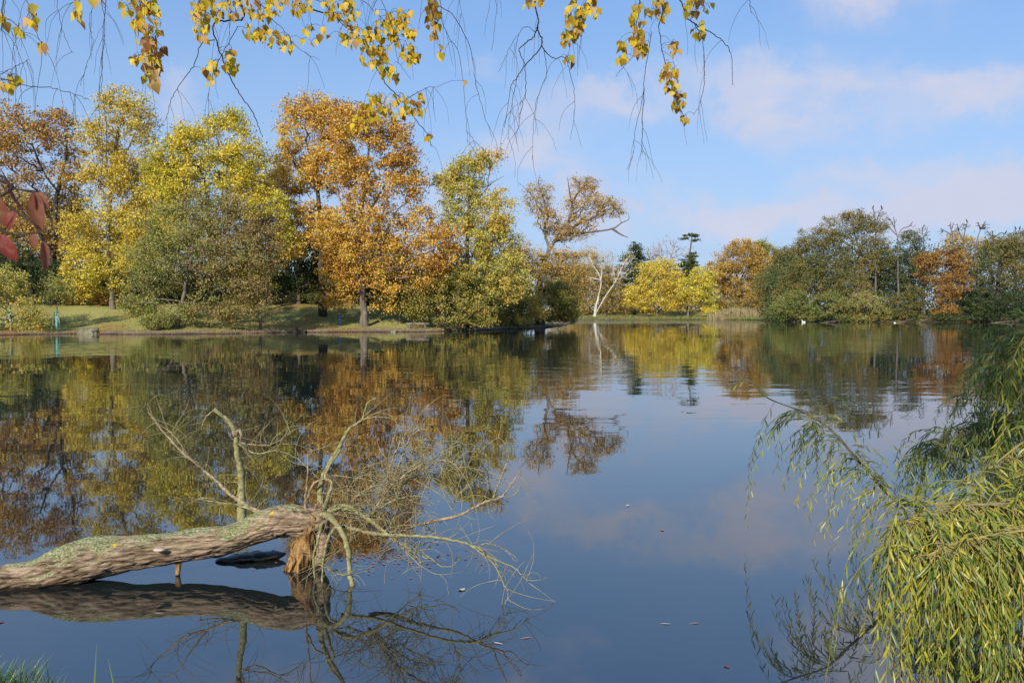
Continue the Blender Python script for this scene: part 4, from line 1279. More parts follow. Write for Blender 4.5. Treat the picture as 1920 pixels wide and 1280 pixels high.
BV, BF = leaf_shape([.02, .26, .40, .38, .24, .10, .0], [0, .06, .2, .36, .6, .82, 1.0], .25, .12)
WV, WF = leaf_shape([.008, .05, .065, .05, .0], [0, .2, .45, .75, 1.0], .3, .10)
RV, RF = leaf_shape([.02, .16, .27, .30, .24, .12, .0], [0, .12, .3, .5, .7, .87, 1.0], .35, .22)
m_afloat = leaf_mat('floating_leaves', [(.45, .40, .30), (.42, .22, .06), (.32, .10, .05), (.55, .45, .25), (.62, .6, .55)], 'object', 0)
leaf_afloat = mesh_data('floating_leaf', BV * .07, BF, m_afloat, True)
leaf_sunken = mesh_data('floating_leaf', BV * .05 * np.array((1, 1, .3)), BF, plain('sodden_red_leaf', (.16, .06, .05), .5), True)
leaf_afloat_w = mesh_data('floating_leaf', WV * .11, WF, m_afloat, True)
FL = [(868, 1107, 'pale curled leaf afloat beside the fallen crown'), (1258, 1170, 'slim pale leaf afloat on open blue water, one of a pair'), (1312, 1168, 'slim pale leaf afloat on open blue water, one of a pair'),
      (997, 1195, 'slim white leaf afloat below the fallen crown, the longer of two'), (943, 1208, 'slim white leaf afloat below the fallen crown, the shorter of two'),
      (1360, 1247, 'faint reddish leaf just under the surface beside the willow'), (5, 1167, 'red leaf afloat near the grassy bank'), (1180, 948, 'tiny pale leaf afloat out on the calm reflection'),
      (1245, 994, 'tiny pale leaf afloat below the cloud reflection')]
for i, (px, py, lab) in enumerate(FL):
    q = on_water(px, py)
    o = link(bpy.data.objects.new('floating_leaf', leaf_afloat_w if i in (1, 2, 3, 4) else leaf_sunken if i in (5, 6) else leaf_afloat))
    o.location = (q[0], q[1], .004)
    o.rotation_euler = (0, 0, R([30, 80, 95, 100, 60, 200, 70, 90, 80][i]))
    o.scale = (1.0,) * 3 if i not in (7, 8) else (.8,) * 3
    tag(o, lab, 'leaf', 'leaves floating on the lake')
C, parts = [], []
for i in range(260):
    q = on_water(gL.normal(715, 75), gL.normal(1042, 16))
    a = gL.uniform(0, 6.28)
    s = gL.uniform(.018, .038)
    m = np.array(((math.cos(a), -math.sin(a), 0), (math.sin(a), math.cos(a), 0), (0, 0, .2)))
    parts.append(((BV * s) @ m.T + np.array((q[0], q[1], .004 + .002 * gL.random())), BF))
    C.append(np.full(len(BV), gL.uniform(.25, .55)))
V, F = join(parts)
o = mk('leaf_raft', V, F, leaf_mat('drowned_leaves', [(.45, .40, .30), (.38, .17, .07), (.28, .10, .06), (.5, .35, .25)], 'attr', 0), None, True, np.concatenate(C))
o['kind'] = 'stuff'
tag(o, 'reddish raft of drifted leaves caught under the fallen crown', 'leaves')
# ------------------------------------------------------------------ near plants: birch overhead, willow, red twig, bank grass
gB = np.random.default_rng(5)


def frame(d, nrm):
    d = unit(np.asarray(d, float))
    nrm = np.asarray(nrm, float)
    nrm = unit(nrm - d * np.dot(nrm, d))
    s = np.cross(d, nrm)
    return np.stack([s, d, nrm], 1)


def put_leaves(root, specs, tmplV, tmplF, mat_obj, mat_stuff, limit=300, name='leaf', stuff='foliage'):
    """specs: (point, matrix, length, tint); the `limit` largest in view become objects, the rest one stuff part"""
    d = np.array([np.linalg.norm(np.asarray(s[0]) - (0, 0, CAMH)) / s[2] for s in specs])
    def seen(p):
        y = p[1]
        u, v = CX + p[0] / y * FPX, HORIZON - (p[2] - CAMH) / y * FPX
        return y > .2 and -10 < u < 1930 and -10 < v < 1290
    vis = np.array([seen(s[0]) for s in specs])
    order = np.argsort(np.where(vis, d, 1e6))
    me = mesh_data(name, tmplV, tmplF, mat_obj, True)
    base = parent_loc(root)
    for k in order[:limit]:
        p, m, ln, tn = specs[k]
        o = bpy.data.objects.new(name, me)
        M = Matrix([list(r) for r in (m * ln)]).to_4x4()
        M.translation = Vector(np.asarray(p) - base)
        o.matrix_local = M
        link(o, root)
    if len(order) > limit:
        Vs, Fs, tt, off = [], [], [], 0
        for k in order[limit:]:
            p, m, ln, tn = specs[k]
            Vs.append((tmplV * ln) @ m.T + p)
            Fs.append(tmplF + off)
            tt.append(np.full(len(tmplV), tn))
            off += len(tmplV)
        o = mk(stuff, np.concatenate(Vs), np.concatenate(Fs), mat_stuff, root, True, np.concatenate(tt))
        o['kind'] = 'stuff'


# ---- birch whose branches hang into view; it stands on the bank behind the viewpoint
BIRCH = [(.42, .18, .03), (.62, .42, .03), (.70, .52, .03), (.72, .50, .05), (.66, .40, .08), (.50, .25, .08), (.60, .55, .04), (.40, .42, .05)]
m_bl = leaf_mat('birch_leaves', BIRCH, 'object', .45, .45, .3)
m_bs = leaf_mat('birch_leaves_small', BIRCH, 'attr', .45, .45, .3)
m_bt = bark_mat('birch_twig', (.018, .012, .010), (.06, .045, .038), 20, .001)
m_bw = bark_mat('white_birch_bark', (.10, .09, .08), (.62, .60, .56), 3, .01, 2.5)
bx, by = .9, -2.4
root = empty('birch_tree', (bx, by, gz(bx, by)), 'birch with drooping twigs of yellow leaves hanging over the lake view', 'tree')
zb = gz(bx, by)
tr = spline([(bx, by, zb - .2), (bx - .05, by + .1, 3.5), (bx - .2, by + .3, 6.2), (bx - .3, by + .4, 9.5)], 6)
V, F = tube(tr, np.linspace(.17, .05, len(tr)), 14)
mk('trunk', V, F, m_bw, root, True)
LIMBS = [[(bx - .15, by + .2, 5.0), (-.3, -.6, 5.7), (-1.1, 1.2, 5.6), (-1.6, 3.0, 4.95)], [(bx - .2, by + .3, 5.6), (-.2, 0, 6.2), (-.5, 2.0, 5.7), (-.6, 3.6, 5.0)],
         [(bx - .15, by + .2, 5.2), (.7, -.4, 6.0), (.3, 1.8, 5.6), (.2, 3.5, 4.9)], [(bx - .1, by + .2, 4.8), (1.2, -.4, 5.5), (1.0, 1.6, 5.4), (.75, 3.6, 4.9)],
         [(-1.1, 1.2, 5.6), (-1.9, 2.0, 5.3), (-2.5, 3.0, 4.6)]]
limb_pts = []
for lb in LIMBS:
    p = spline(lb, 8)
    V, F = tube(p, np.linspace(.05, .012, len(p)), 8)
    mk('limb', V, F, m_bt, root, True)
    limb_pts.append(p)
limb_all = np.concatenate(limb_pts)
TW = [  # (depth, start radius in mm, pixels)
    (2.9, 2.2, [(262, -60), (262, 0), (274, 60), (283, 110), (285, 165)]),
    (3.2, 1.6, [(200, -60), (194, 60), (190, 130), (186, 200), (192, 280), (188, 345)]), (3.25, 1.2, [(188, -60), (196, 50), (190, 150), (198, 230), (200, 320)]),
    (3.2, 1.0, [(180, -50), (168, 40), (175, 80), (163, 120), (150, 160)]), (3.2, 1.0, [(110, -50), (112, 30), (118, 60), (130, 90), (138, 100)]),
    (3.4, 4.5, [(455, -60), (458, 30), (430, 38), (400, 47), (408, 85), (425, 130), (445, 170), (470, 205), (484, 235), (492, 258)]),
    (3.4, 2.2, [(402, 75), (378, 82), (362, 125), (340, 155), (322, 185), (314, 215), (298, 242)]), (3.4, 1.6, [(446, 50), (415, 105), (402, 130), (393, 165), (391, 220)]),
    (3.4, 3.0, [(420, -60), (428, 10), (445, 30)]), (3.4, 2.0, [(480, -50), (500, 20), (530, 55), (560, 90), (600, 112)]),
    (3.5, 4.0, [(520, -60), (560, 5), (640, 38), (680, 80), (705, 125), (725, 160), (755, 190), (780, 225), (803, 255), (808, 275)]),
    (3.5, 2.4, [(560, -50), (610, 10), (660, 60), (700, 70), (760, 75)]), (3.5, 2.0, [(640, -60), (690, 10), (740, 60), (760, 110)]), (3.4, 2.0, [(700, -60), (715, 0), (735, 50), (745, 110), (770, 150)]),
    (3.5, 1.5, [(757, 190), (780, 175), (800, 165), (818, 163)]), (3.5, 2.2, [(790, -60), (808, 0), (815, 40), (812, 70)]),
    (3.6, 1.8, [(820, -40), (832, 50), (858, 95), (868, 150), (874, 220), (876, 270)]), (3.6, 1.8, [(820, 10), (850, 30), (880, 85), (893, 160), (908, 215), (922, 258)]),
    (3.6, 1.2, [(874, 245), (895, 270), (910, 285)]), (3.6, 1.0, [(860, -60), (862, 0), (872, 60)]), (3.6, 1.0, [(930, -60), (930, 20), (922, 95)]),
    (3.6, 5.0, [(1000, -60), (1003, 5), (1010, 40), (1003, 65), (985, 82), (974, 95), (984, 120)]), (3.6, 3.4, [(1006, 52), (1016, 75), (1012, 92), (985, 122), (970, 145), (958, 165), (945, 240)]),
    (3.6, 2.4, [(1014, 85), (1028, 102), (1040, 110), (1058, 108), (1070, 140), (1078, 190), (1070, 262)]), (3.6, 1.8, [(984, 120), (985, 170), (975, 215), (968, 270)]),
    (3.6, 1.6, [(970, 140), (962, 185), (955, 225), (952, 262)]), (3.6, 1.6, [(1020, 95), (1025, 140), (1008, 180), (1000, 240), (998, 300)]), (3.6, 1.4, [(1003, 60), (985, 50), (968, 70), (955, 90), (935, 135)]),
    (3.5, 2.4, [(1075, -60), (1080, 10), (1072, 60), (1065, 110)]), (3.5, 2.4, [(1105, -60), (1108, 0), (1090, 60)]),
    (3.4, 2.6, [(1195, -60), (1200, 10), (1188, 70), (1190, 100), (1165, 130), (1155, 145)]), (3.4, 3.0, [(1235, -60), (1243, 20), (1235, 55), (1245, 110), (1258, 160), (1270, 190), (1285, 232)]),
    (3.4, 3.6, [(1268, -60), (1282, 20), (1302, 45), (1330, 60), (1352, 75), (1370, 100), (1374, 160)]), (3.4, 1.5, [(1302, 45), (1318, 80), (1320, 150), (1312, 195), (1300, 215)]),
    (3.4, 1.5, [(1222, 60), (1210, 130), (1205, 180), (1190, 250), (1188, 285), (1175, 318)]), (3.4, 1.2, [(1208, 165), (1205, 230), (1203, 290)]),
    (3.2, 2.4, [(1402, -50), (1405, 0), (1408, 26)]),
    (2.6, 1.8, [(-60, 120), (0, 146), (50, 160), (100, 166), (150, 180), (170, 188)]), (2.6, 1.4, [(-60, 60), (5, -10), (5, 40), (2, 60)]), (2.8, 1.4, [(50, -60), (60, 20), (62, 45), (78, 95), (72, 165)]),
    (2.8, 1.2, [(140, -60), (143, 10), (146, 40)]), (2.8, 1.2, [(20, -60), (5, 40), (30, 55), (45, 70)]), (2.6, 1.2, [(0, 140), (30, 125), (55, 112)]),
]
tw_parts, tw_nodes, shoots = [], [], []
for (Y, r_mm, px) in TW:
    q = [P(a, b, Y + gB.normal() * .04) for a, b in px]
    if px[0][1] < -20:      # runs up to a limb of the crown
        a = limb_all[np.argmin(np.linalg.norm(limb_all - (q[0] + np.array((0, 0, .9))), axis=1))]
        q = [a, a * .5 + q[0] * .5 + np.array((0, .12, .12))] + q
    p = spline(q, 7)
    p[3:] += gB.normal(size=(len(p) - 3, 3)) * .0016
    V, F = tube(p, np.linspace(r_mm, max(.7, r_mm * .3), len(p)) * .001, 6)
    mk('twig', V, F, m_bt, root, True)
    tw_nodes.append(p)
    for _ in range(5 if r_mm < 2.6 else 3):      # fine side shoots that hang down
        i = gB.integers(len(p) // 3, len(p))
        v = np.array((gB.normal() * .7, gB.normal() * .4, -.5))
        c_ = [p[i]]
        for j in range(6):
            v = unit(v + np.array((0, 0, -.45)) + gB.normal(size=3) * .12)
            c_.append(c_[-1] + v * gB.uniform(.012, .045))
        shoots.append(tube(c_, np.linspace(.0008, .0004, 7), 4, False))
nodes = np.concatenate(tw_nodes)
# leaf clusters: (px, py, rx, ry, count, depth, tone)
CL = [(275, 40, 28, 50, 46, 2.9, .55), (285, 110, 24, 35, 30, 2.9, .6), (282, 155, 12, 18, 7, 2.9, .55), (255, 118, 8, 12, 4, 2.9, .6), (240, 10, 14, 20, 8, 2.9, .3),
      (60, 30, 10, 20, 8, 2.8, .5), (78, 92, 9, 6, 3, 2.8, .6), (5, 45, 8, 18, 4, 2.7, .3), (35, 65, 10, 14, 4, 2.7, .4), (145, 25, 8, 22, 6, 2.8, .6), (15, 155, 24, 16, 9, 2.6, .3), (180, 0, 20, 8, 4, 2.9, .5),
      (380, 45, 28, 35, 24, 3.3, .5), (395, 140, 12, 25, 12, 3.4, .5), (435, 120, 16, 22, 12, 3.4, .4), (425, 15, 40, 22, 24, 3.4, .25), (375, 10, 20, 14, 9, 3.4, .35),
      (490, 15, 45, 24, 26, 3.4, .25), (485, 62, 30, 14, 12, 3.4, .35), (540, 85, 14, 16, 7, 3.4, .3), (590, 70, 30, 18, 8, 3.4, .35), (555, 10, 30, 20, 18, 3.4, .25), (510, 75, 18, 14, 6, 3.4, .4),
      (640, 20, 40, 26, 26, 3.5, .25), (670, 70, 34, 24, 22, 3.5, .25), (715, 60, 30, 40, 26, 3.5, .28), (700, 110, 30, 22, 18, 3.5, .25), (755, 60, 24, 44, 26, 3.5, .3), (770, 110, 20, 22, 12, 3.5, .3), (730, 140, 18, 18, 9, 3.5, .3),
      (812, 40, 12, 40, 26, 3.5, .04), (700, 205, 24, 28, 16, 3.5, .25), (745, 205, 30, 24, 18, 3.5, .22), (780, 200, 20, 24, 9, 3.5, .22), (670, 235, 22, 14, 6, 3.5, .25), (806, 262, 5, 6, 2, 3.5, .2), (828, 100, 8, 10, 3, 3.5, .2), (873, 155, 3, 4, 1, 3.5, .05),
      (1000, 8, 20, 14, 9, 3.5, .2), (1080, 35, 20, 40, 24, 3.5, .22), (1110, 15, 16, 22, 12, 3.5, .22), (1065, 70, 14, 20, 8, 3.5, .22), (1068, 115, 10, 10, 3, 3.5, .25), 
      (1195, 50, 14, 46, 24, 3.4, .25), (1165, 100, 9, 24, 9, 3.4, .3), (1230, 20, 24, 22, 16, 3.4, .25), (1205, 95, 12, 16, 7, 3.4, .25), (1255, 150, 18, 26, 16, 3.4, .22), (1270, 185, 14, 24, 14, 3.4, .22), (1285, 224, 6, 8, 3, 3.4, .4),
      (1265, 90, 14, 12, 5, 3.4, .9), (1300, 15, 22, 18, 11, 3.4, .3), (1310, 60, 10, 18, 6, 3.4, .3), (1330, 20, 10, 10, 3, 3.4, .4)]
tips, tn, ty = [], [], []
for (px, py, rx, ry, n, Y, tone) in CL:
    for _ in range(int(n * 1.7)):
        a, rr = gB.uniform(0, 6.28), math.sqrt(gB.uniform(0, 1))
        tips.append(P(px + rx * rr * math.cos(a), py + ry * rr * math.sin(a) - 6, Y + gB.normal() * .05))
        tn.append(tone)
tips = np.array(tips)
pos, par, first = grow([nodes], tips, .02) if False else (None, None, None)
# short twiglets from the nearest twig, or from the nearest leaf stalk already placed
allp = [*nodes]
par_pt = []
order = np.argsort([np.min(np.linalg.norm(nodes - q, axis=1)) for q in tips])
arr = np.array(allp)
tw_parts = []
specs = []
for k in order:
    q = tips[k]
    up = np.linalg.norm((arr - q) * np.array((1, 1, .7)), axis=1) + np.where(arr[:, 2] < q[2] - .01, .05, 0)
    a = arr[np.argmin(up)]
    if np.linalg.norm(q - a) > .004:
        mid = (a + q) / 2 + np.array((0, 0, .012))
        tw_parts.append(tube(spline([a, mid, q], 3), np.linspace(.0009, .0005, 7), 4, False))
    arr = np.vstack([arr, q[None]])
    d = np.array((gB.normal() * .35, gB.normal() * .35, -1))
    nr = np.array((gB.normal() * .8 - .25, -abs(gB.normal()) - .35, gB.normal() * .3 + .3))
    specs.append((q, frame(d, nr), gB.uniform(.022, .040), float(np.clip(tn[k] + gB.normal() * .14, .02, .98))))
V, F = join(tw_parts + shoots)
o = mk('leaf_stalks', V, F, m_bt, root, True)
o['kind'] = 'stuff'
# two tones share the template: golden leaves and brown ones
gold = [s for s in specs if s[3] < .38 and s[3] > .12]
tan = [s for s in specs if not (s[3] < .38 and s[3] > .12)]
m_b2 = leaf_mat('birch_leaves_tan', [(.22, .085, .03), (.42, .20, .06), (.58, .33, .11), (.60, .42, .16), (.36, .15, .05)], 'object', .4, .5, .3)
m_b1 = leaf_mat('birch_leaves_gold', [(.34, .17, .03), (.58, .38, .03), (.68, .50, .03), (.72, .52, .06), (.56, .30, .05), (.42, .42, .05), (.62, .42, .10), (.40, .20, .06)], 'object', .45, .45, .3)
m_b1s = leaf_mat('birch_leaves_gold_small', [(.30, .16, .03), (.62, .42, .02), (.72, .54, .02), (.66, .40, .05), (.5, .28, .06)], 'attr', .45, .45, .3)
put_leaves(root, gold, BV, BF, m_b1, m_b1s, 200)
put_leaves(root, tan, BV, BF, m_b2, m_b1s, 100)
# the unseen crown above the viewpoint, placed to shade the rear willow clump
C0 = np.array((.1, 1.1, 6.25)) + unit(gB.normal(size=(260, 3))) * (gB.uniform(.05, 1, 260) ** .4)[:, None] * np.array((1.9, 1.7, .95))
pos, par, first = grow([tr[6:], *[p for p in limb_pts]], C0, .3)
idx = np.arange(first, len(pos))
V, F = edge_tubes(pos[par[idx]], pos[idx], np.full(len(idx), .006), np.full(len(idx), .004), 4)
o = mk('crown_twigs', V, F, m_bt, root)
C = np.repeat(C0, 34, 0) + gB.normal(size=(260 * 34, 3)) * .14
V, F = leaf_quads(C, .07, .75, .3, None, gB)
mk('crown', V, F, m_bs, root, False, np.repeat(gB.uniform(.1, .7, len(C)), 4))

# ---- weeping willow leaning in from the right bank
gW = np.random.default_rng(21)
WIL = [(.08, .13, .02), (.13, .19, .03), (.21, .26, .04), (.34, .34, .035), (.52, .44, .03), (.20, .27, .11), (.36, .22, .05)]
m_wl = leaf_mat('willow_leaves', WIL, 'object', .35, .35, .45)
m_ws = leaf_mat('willow_leaves_small', WIL, 'attr', .35, .35, .45)
m_wt = bark_mat('willow_twig', (.18, .14, .04), (.36, .29, .10), 12, .001)
m_wb = bark_mat('willow_bark', (.10, .085, .05), (.30, .27, .15), 5, .01)
wx, wy = 5.9, 6.4
wz = gz(wx, wy)
root = empty('willow_tree', (wx, wy, wz), 'weeping willow with slender yellow-green leaves trailing over the lake', 'tree')
V, F = tube(spline([(wx, wy, wz - .2), (wx - .1, wy, 1.4), (wx + .1, wy + .1, 3.0), (wx + .2, wy + .3, 5)], 6), np.linspace(.26, .1, 19), 14)
mk('trunk', V, F, m_wb, root, True)
WL = [
    ([(wx - .05, wy, 1.0), P(1990, 965, 6.8), P(1900, 955, 7.0), P(1830, 938, 7.2), P(1760, 944, 7.4), P(1700, 944, 7.5), P(1662, 922, 7.6), P(1600, 852, 7.7), P(1552, 800, 7.8), P(1500, 770, 7.9), P(1440, 746, 7.9), P(1405, 714, 7.9), P(1365, 716, 7.9)], .05, .006),
    ([(wx, wy, 1.6), P(2000, 760, 7.2), P(1930, 780, 7.4), P(1850, 800, 7.5), P(1770, 835, 7.5), P(1700, 880, 7.5)], .03, .004),
    ([(wx, wy, 2.0), P(2000, 640, 7.2), P(1940, 640, 7.3), P(1880, 700, 7.4), P(1830, 740, 7.5)], .03, .004),
    ([(wx, wy, .9), P(2060, 950, 5.6), P(1960, 945, 5.3), P(1860, 945, 5.1), P(1790, 950, 5.0), P(1720, 968, 4.9), P(1680, 985, 4.85)], .03, .005),
    ([(wx, wy, 1.0), P(2080, 960, 5.2), P(1980, 985, 4.8), P(1880, 1000, 4.65), P(1800, 1015, 4.6), P(1740, 1040, 4.6)], .025, .005),
    ([(wx, wy, 1.1), P(2080, 870, 5.6), P(1985, 890, 5.4), P(1900, 935, 5.2), P(1830, 960, 5.1)], .025, .005),
    ([(wx, wy, 1.8), P(2040, 790, 6.0), P(1960, 805, 5.9), P(1890, 850, 5.8), P(1820, 910, 5.7)], .025, .005),
    ([(wx, wy, 2.3), P(2020, 560, 6.4), P(1950, 590, 6.4), P(1915, 640, 6.4), P(1895, 690, 6.4)], .02, .003),
]
wl_pts = []
for poly, r0, r1 in WL:
    p = spline(poly, 8)
    V, F = tube(p, r1 + (r0 - r1) * (1 - np.linspace(0, 1, len(p))) ** 2.2, 9)
    mk('branch', V, F, m_wb if r0 > .027 else m_wt, root, True)
    wl_pts.append(p)
wspecs, wparts = [], []


def strand(a, v, ln, tone, grav=1.0, lf=.1, step=.028, r0=.0022, zmin=.02, dens=1.0):
    n = max(6, int(ln / .05))
    p = [np.array(a)]
    v = unit(np.array(v, float))
    for i in range(n):
        v = unit(v + np.array((0, 0, -grav)) * (2.2 / n) + gW.normal(size=3) * .035)
        q = p[-1] + v * ln / n
        if q[2] < zmin:
            break
        p.append(q)
    if len(p) < 4:
        return p
    p = np.array(p)
    wparts.append(tube(p, np.linspace(r0, .0008, len(p)), 5, False))
    L = np.concatenate([[0], np.cumsum(np.linalg.norm(np.diff(p, axis=0), axis=1))])
    s = gW.uniform(.04, .1)
    k = 0
    st = tone + gW.normal() * .1
    while s < L[-1]:
        i = min(len(p) - 2, int(np.searchsorted(L, s) - 1))
        f_ = (s - L[i]) / max(1e-6, L[i + 1] - L[i])
        q = p[i] + (p[i + 1] - p[i]) * f_
        d = unit(p[i + 1] - p[i])
        a_ = k * 2.4 + gW.normal() * .5
        side = np.array((math.cos(a_), math.sin(a_), 0))
        dd = unit(d * .9 + side * gW.uniform(.35, .9) + np.array((0, 0, -.35)))
        nr = np.cross(dd, side) + gW.normal(size=3) * .7 + np.array((-.3, -.4, .5))
        fade = 1 - .35 * (s / L[-1]) ** 2
        wspecs.append((q, frame(dd, nr), lf * gW.uniform(.7, 1.2) * fade, float(np.clip(st + gW.normal() * .14, .02, .98))))
        s += step * gW.uniform(.7, 1.5) / dens
        k += 1
    return p


# the long outer branch and its hanging strands
pw = wl_pts[0]
pix = lambda q: (CX + q[0] / q[1] * FPX, HORIZON - (q[2] - CAMH) / q[1] * FPX)
def at_px(p, x):
    return p[np.argmin([abs(pix(q)[0] - x) for q in p])]
strand(at_px(pw, 1452), (-.25, 0, -.3), 1.35, .2, 1.2, .11, .05)
strand(at_px(pw, 1500), (-.5, -.1, -.1), 1.1, .3, 1.2, .11, .045)
strand(at_px(pw, 1405), (-.6, 0, .1), .22, .4, .5, .09, .03)
for x in np.linspace(1500, 1690, 70):
    strand(at_px(pw, x) + gW.normal(size=3) * .01, (gW.uniform(-.9, .35), gW.uniform(-.5, .5), gW.uniform(-.3, .6)), gW.uniform(.35, 1.0), gW.choice([.3, .5, .62]), 1.2, .1, .036)
for x in np.linspace(1690, 1900, 22):
    strand(at_px(pw, x), (gW.uniform(-.6, .4), gW.uniform(-.6, .4), gW.uniform(-.1, .5)), gW.uniform(.4, .8), .35, 1.2, .1, .036)
# the clump behind; part of its shade is put into the darker leaf tone
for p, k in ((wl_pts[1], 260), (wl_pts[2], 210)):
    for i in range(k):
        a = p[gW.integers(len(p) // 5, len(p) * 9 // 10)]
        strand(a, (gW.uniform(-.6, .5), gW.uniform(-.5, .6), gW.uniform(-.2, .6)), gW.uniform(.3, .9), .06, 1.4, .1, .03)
for i in range(16):
    a = wl_pts[7][gW.integers(14, len(wl_pts[7]))]
    strand(a, (gW.uniform(-.4, .2), 0, -.5), gW.uniform(.3, .75), .45, 1.2, .11, .04)
# the sunlit clump in front
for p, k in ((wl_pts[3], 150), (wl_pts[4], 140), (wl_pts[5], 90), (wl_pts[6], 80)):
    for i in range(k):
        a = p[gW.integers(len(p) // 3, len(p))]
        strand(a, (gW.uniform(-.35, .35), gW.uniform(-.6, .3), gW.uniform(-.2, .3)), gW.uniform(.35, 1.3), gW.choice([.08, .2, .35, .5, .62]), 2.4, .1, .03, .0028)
V, F = join(wparts)
o = mk('whips', V, F, m_wt, root, True)
o['kind'] = 'stuff'
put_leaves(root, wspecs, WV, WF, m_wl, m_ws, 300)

# ---- red-leaved twig at the left edge, close to the viewpoint
m_red, t, out = new_mat('crimson_leaves')
oi = t.n('ShaderNodeObjectInfo').outputs['Random']
co = t.n('ShaderNodeTexCoord').outputs['Object']
c = t.ramp(oi, [(0, (.26, .025, .025)), (.4, (.24, .06, .04)), (.7, (.28, .11, .06)), (1, (.17, .035, .025))])
c = t.mix(t.smooth(t.noise(co, 3.0, 4, .6), .45, .7), c, (.30, .15, .075, 1))
b = t.n('ShaderNodeBsdfPrincipled')
t.put(b.inputs['Base Color'], c)
b.inputs['Roughness'].default_value = .5
tr_ = t.n('ShaderNodeBsdfTranslucent')
t.put(tr_.inputs[0], c)
mx = t.n('ShaderNodeMixShader')
mx.inputs[0].default_value = .4
t.t.links.new(b.outputs[0], mx.inputs[1])
t.t.links.new(tr_.outputs[0], mx.inputs[2])
t.t.links.new(mx.outputs[0], out.inputs[0])
sx, sy = -1.35, 1.0
sz = gz(sx, sy)
root = empty('red_leaved_shrub', (sx, sy, sz), 'shrub twig with a few crimson-pink leaves hanging over the near bank', 'shrub')
st = spline([(sx, sy, sz - .1), (sx - .05, sy, 1.7), (sx + .1, sy, 2.5), P(-60, 330, 1.0), P(0, 375, 1.0), P(35, 400, 1.0), P(62, 420, 1.0), P(75, 440, 1.0)], 8)
V, F = tube(st, .0012 + .005 * (1 - np.linspace(0, 1, len(st))) ** 2.5, 8)
mk('stem', V, F, m_bt, root, True)
for poly in ([P(-60, 330, 1.0), P(-10, 420, 1.0), P(30, 440, 1.0), P(66, 436, 1.0)], [P(-40, 345, 1.0), P(0, 330, 1.0), P(18, 345, 1.0)]):
    p = spline(poly, 6)
    V, F = tube(p, np.linspace(.003, .001, len(p)), 6)
    mk('stem', V, F, m_bt, root, True)
me = mesh_data('leaf', RV, RF, m_red, True)
# (base pixel, tip pixel, width factor, facing)
for (a, b, wf, nr) in [((16, 340), (34, 400), .55, (-.9, -.4, .2)), ((30, 395), (8, 432), 1.35, (-.2, -1, .2)), ((66, 358), (72, 436), .8, (.3, -1, .1)), ((64, 362), (60, 400), .9, (-.4, -1, .3)), ((72, 360), (90, 390), 1.0, (.2, -1, .4)),
                       ((2, 440), (28, 490), 1.1, (.2, -1, .2)), ((66, 437), (62, 467), 1.25, (.1, -1, .3)), ((80, 450), (88, 510), .6, (.7, -.7, .1)), ((-20, 360), (10, 425), 1.3, (-.1, -1, .1))]:
    p0, p1 = P(a[0], a[1], 1.0), P(b[0], b[1], 1.0)
    ln = np.linalg.norm(p1 - p0)
    m = frame(p1 - p0, nr) * ln
    m[:, 0] *= wf * .78
    o = bpy.data.objects.new('leaf', me)
    M = Matrix([list(r) for r in m]).to_4x4()
    M.translation = Vector(p0 - parent_loc(root))
    o.matrix_local = M
    link(o, root)
    near = st[np.argmin(np.linalg.norm(st - p0, axis=1))]
    V, F = tube([near, p0], .0008, 5)
    mk('leaf_stalk', V, F, m_bt, root, True)

# ---- grass on the near bank
gG = np.random.default_rng(15)
m_blade = leaf_mat('bank_grass_blades', [(.07, .14, .02), (.12, .22, .03), (.20, .30, .05), (.32, .34, .10)], 'attr', .3, .4, .35)


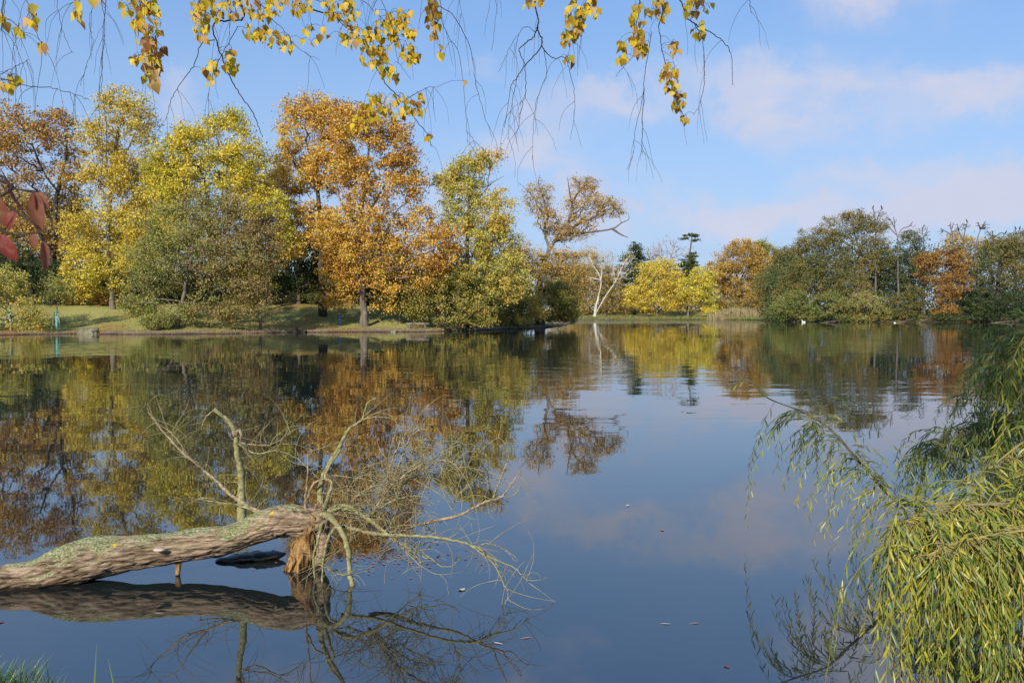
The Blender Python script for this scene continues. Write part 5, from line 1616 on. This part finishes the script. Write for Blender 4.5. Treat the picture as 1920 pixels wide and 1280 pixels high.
def blades(n, region, hmin, hmax, seedpts=None):
    parts, tt = [], []
    k = 0
    while k < n:
        x, y = gG.uniform(*region[0]), gG.uniform(*region[1])
        d = float(shore_dist(np.array([x]), np.array([y]))[0])
        if d < .0:
            continue
        k += 1
        z = gz(x, y)
        h = gG.uniform(hmin, hmax)
        a = gG.uniform(0, 6.28)
        ln = gG.uniform(.15, .7) * h
        s = np.linspace(0, 1, 5)
        c = np.stack([x + math.cos(a) * ln * s ** 2, y + math.sin(a) * ln * s ** 2, z - .02 + h * s * (1 - .15 * s)], 1)
        wv = np.array((-math.sin(a + .7), math.cos(a + .7), 0)) * gG.uniform(.0022, .0045)
        wd = (1 - s ** 2 * .95)[:, None]
        V = np.concatenate([c - wv * wd, c + wv * wd])
        F = [(i, i + 1, 6 + i, 5 + i) for i in range(4)]
        parts.append((V, np.array(F)))
        tt.append(np.full(10, gG.uniform(0, 1)))
    V, F = join(parts)
    return V, F, np.concatenate(tt)


V, F, tt = blades(1500, ((-3.75, -2.1), (4.0, 5.05)), .08, .24)
o = mk('bank_grass', V, F, m_blade, None, True, tt)
o['kind'] = 'stuff'
tag(o, 'bright green grass tuft on the near bank at the water edge', 'grass')
# fallen brown leaves in the tuft
parts = []
for i in range(30):
    x, y = gG.uniform(-3.4, -2.6), gG.uniform(4.3, 4.9)
    if shore_dist(np.array([x]), np.array([y]))[0] < .05:
        continue
    a = gG.uniform(0, 6.28)
    m = np.array(((math.cos(a), -math.sin(a), 0), (math.sin(a), math.cos(a), .3), (0, -.3, 1)))
    parts.append(((BV * .06) @ m.T + np.array((x, y, gz(x, y) + .03)), BF))
V, F = join(parts)
o = mk('leaf_litter', V, F, plain('brown_litter', (.36, .14, .05)), None, True)
o['kind'] = 'stuff'
tag(o, 'brown fallen leaves lying among the near bank grass', 'leaves')
# tall single blades rising before the water
for i, (bxp, txp, typ, lab) in enumerate([((168, 1310), 181, 1207, 'tall straight grass blade standing alone beside the tuft'), ((228, 1320), 203, 1234, 'thin pale grass blade leaning left, apart from the tuft')]):
    q0 = P(bxp[0], bxp[1], 4.35)
    gzv = gz(q0[0], q0[1])
    q0[2] = max(min(q0[2], gzv), -.1)
    tip = P(txp, typ, 4.4)
    c = spline([q0 + (0, 0, -.03), q0 * .5 + tip * .5 + (.004, 0, 0), tip], 5)
    s = np.linspace(0, 1, len(c))
    wv = np.array((.0045, .0015, 0))
    V = np.concatenate([c - wv * (1 - s[:, None] ** 2 * .9), c + wv * (1 - s[:, None] ** 2 * .9)])
    k = len(c)
    o = mk('grass_blade', V, np.array([(j, j + 1, k + j + 1, k + j) for j in range(k - 1)]), m_blade, None, True, np.full(2 * k, .6))
    tag(o, lab, 'grass', 'single tall grass blades')
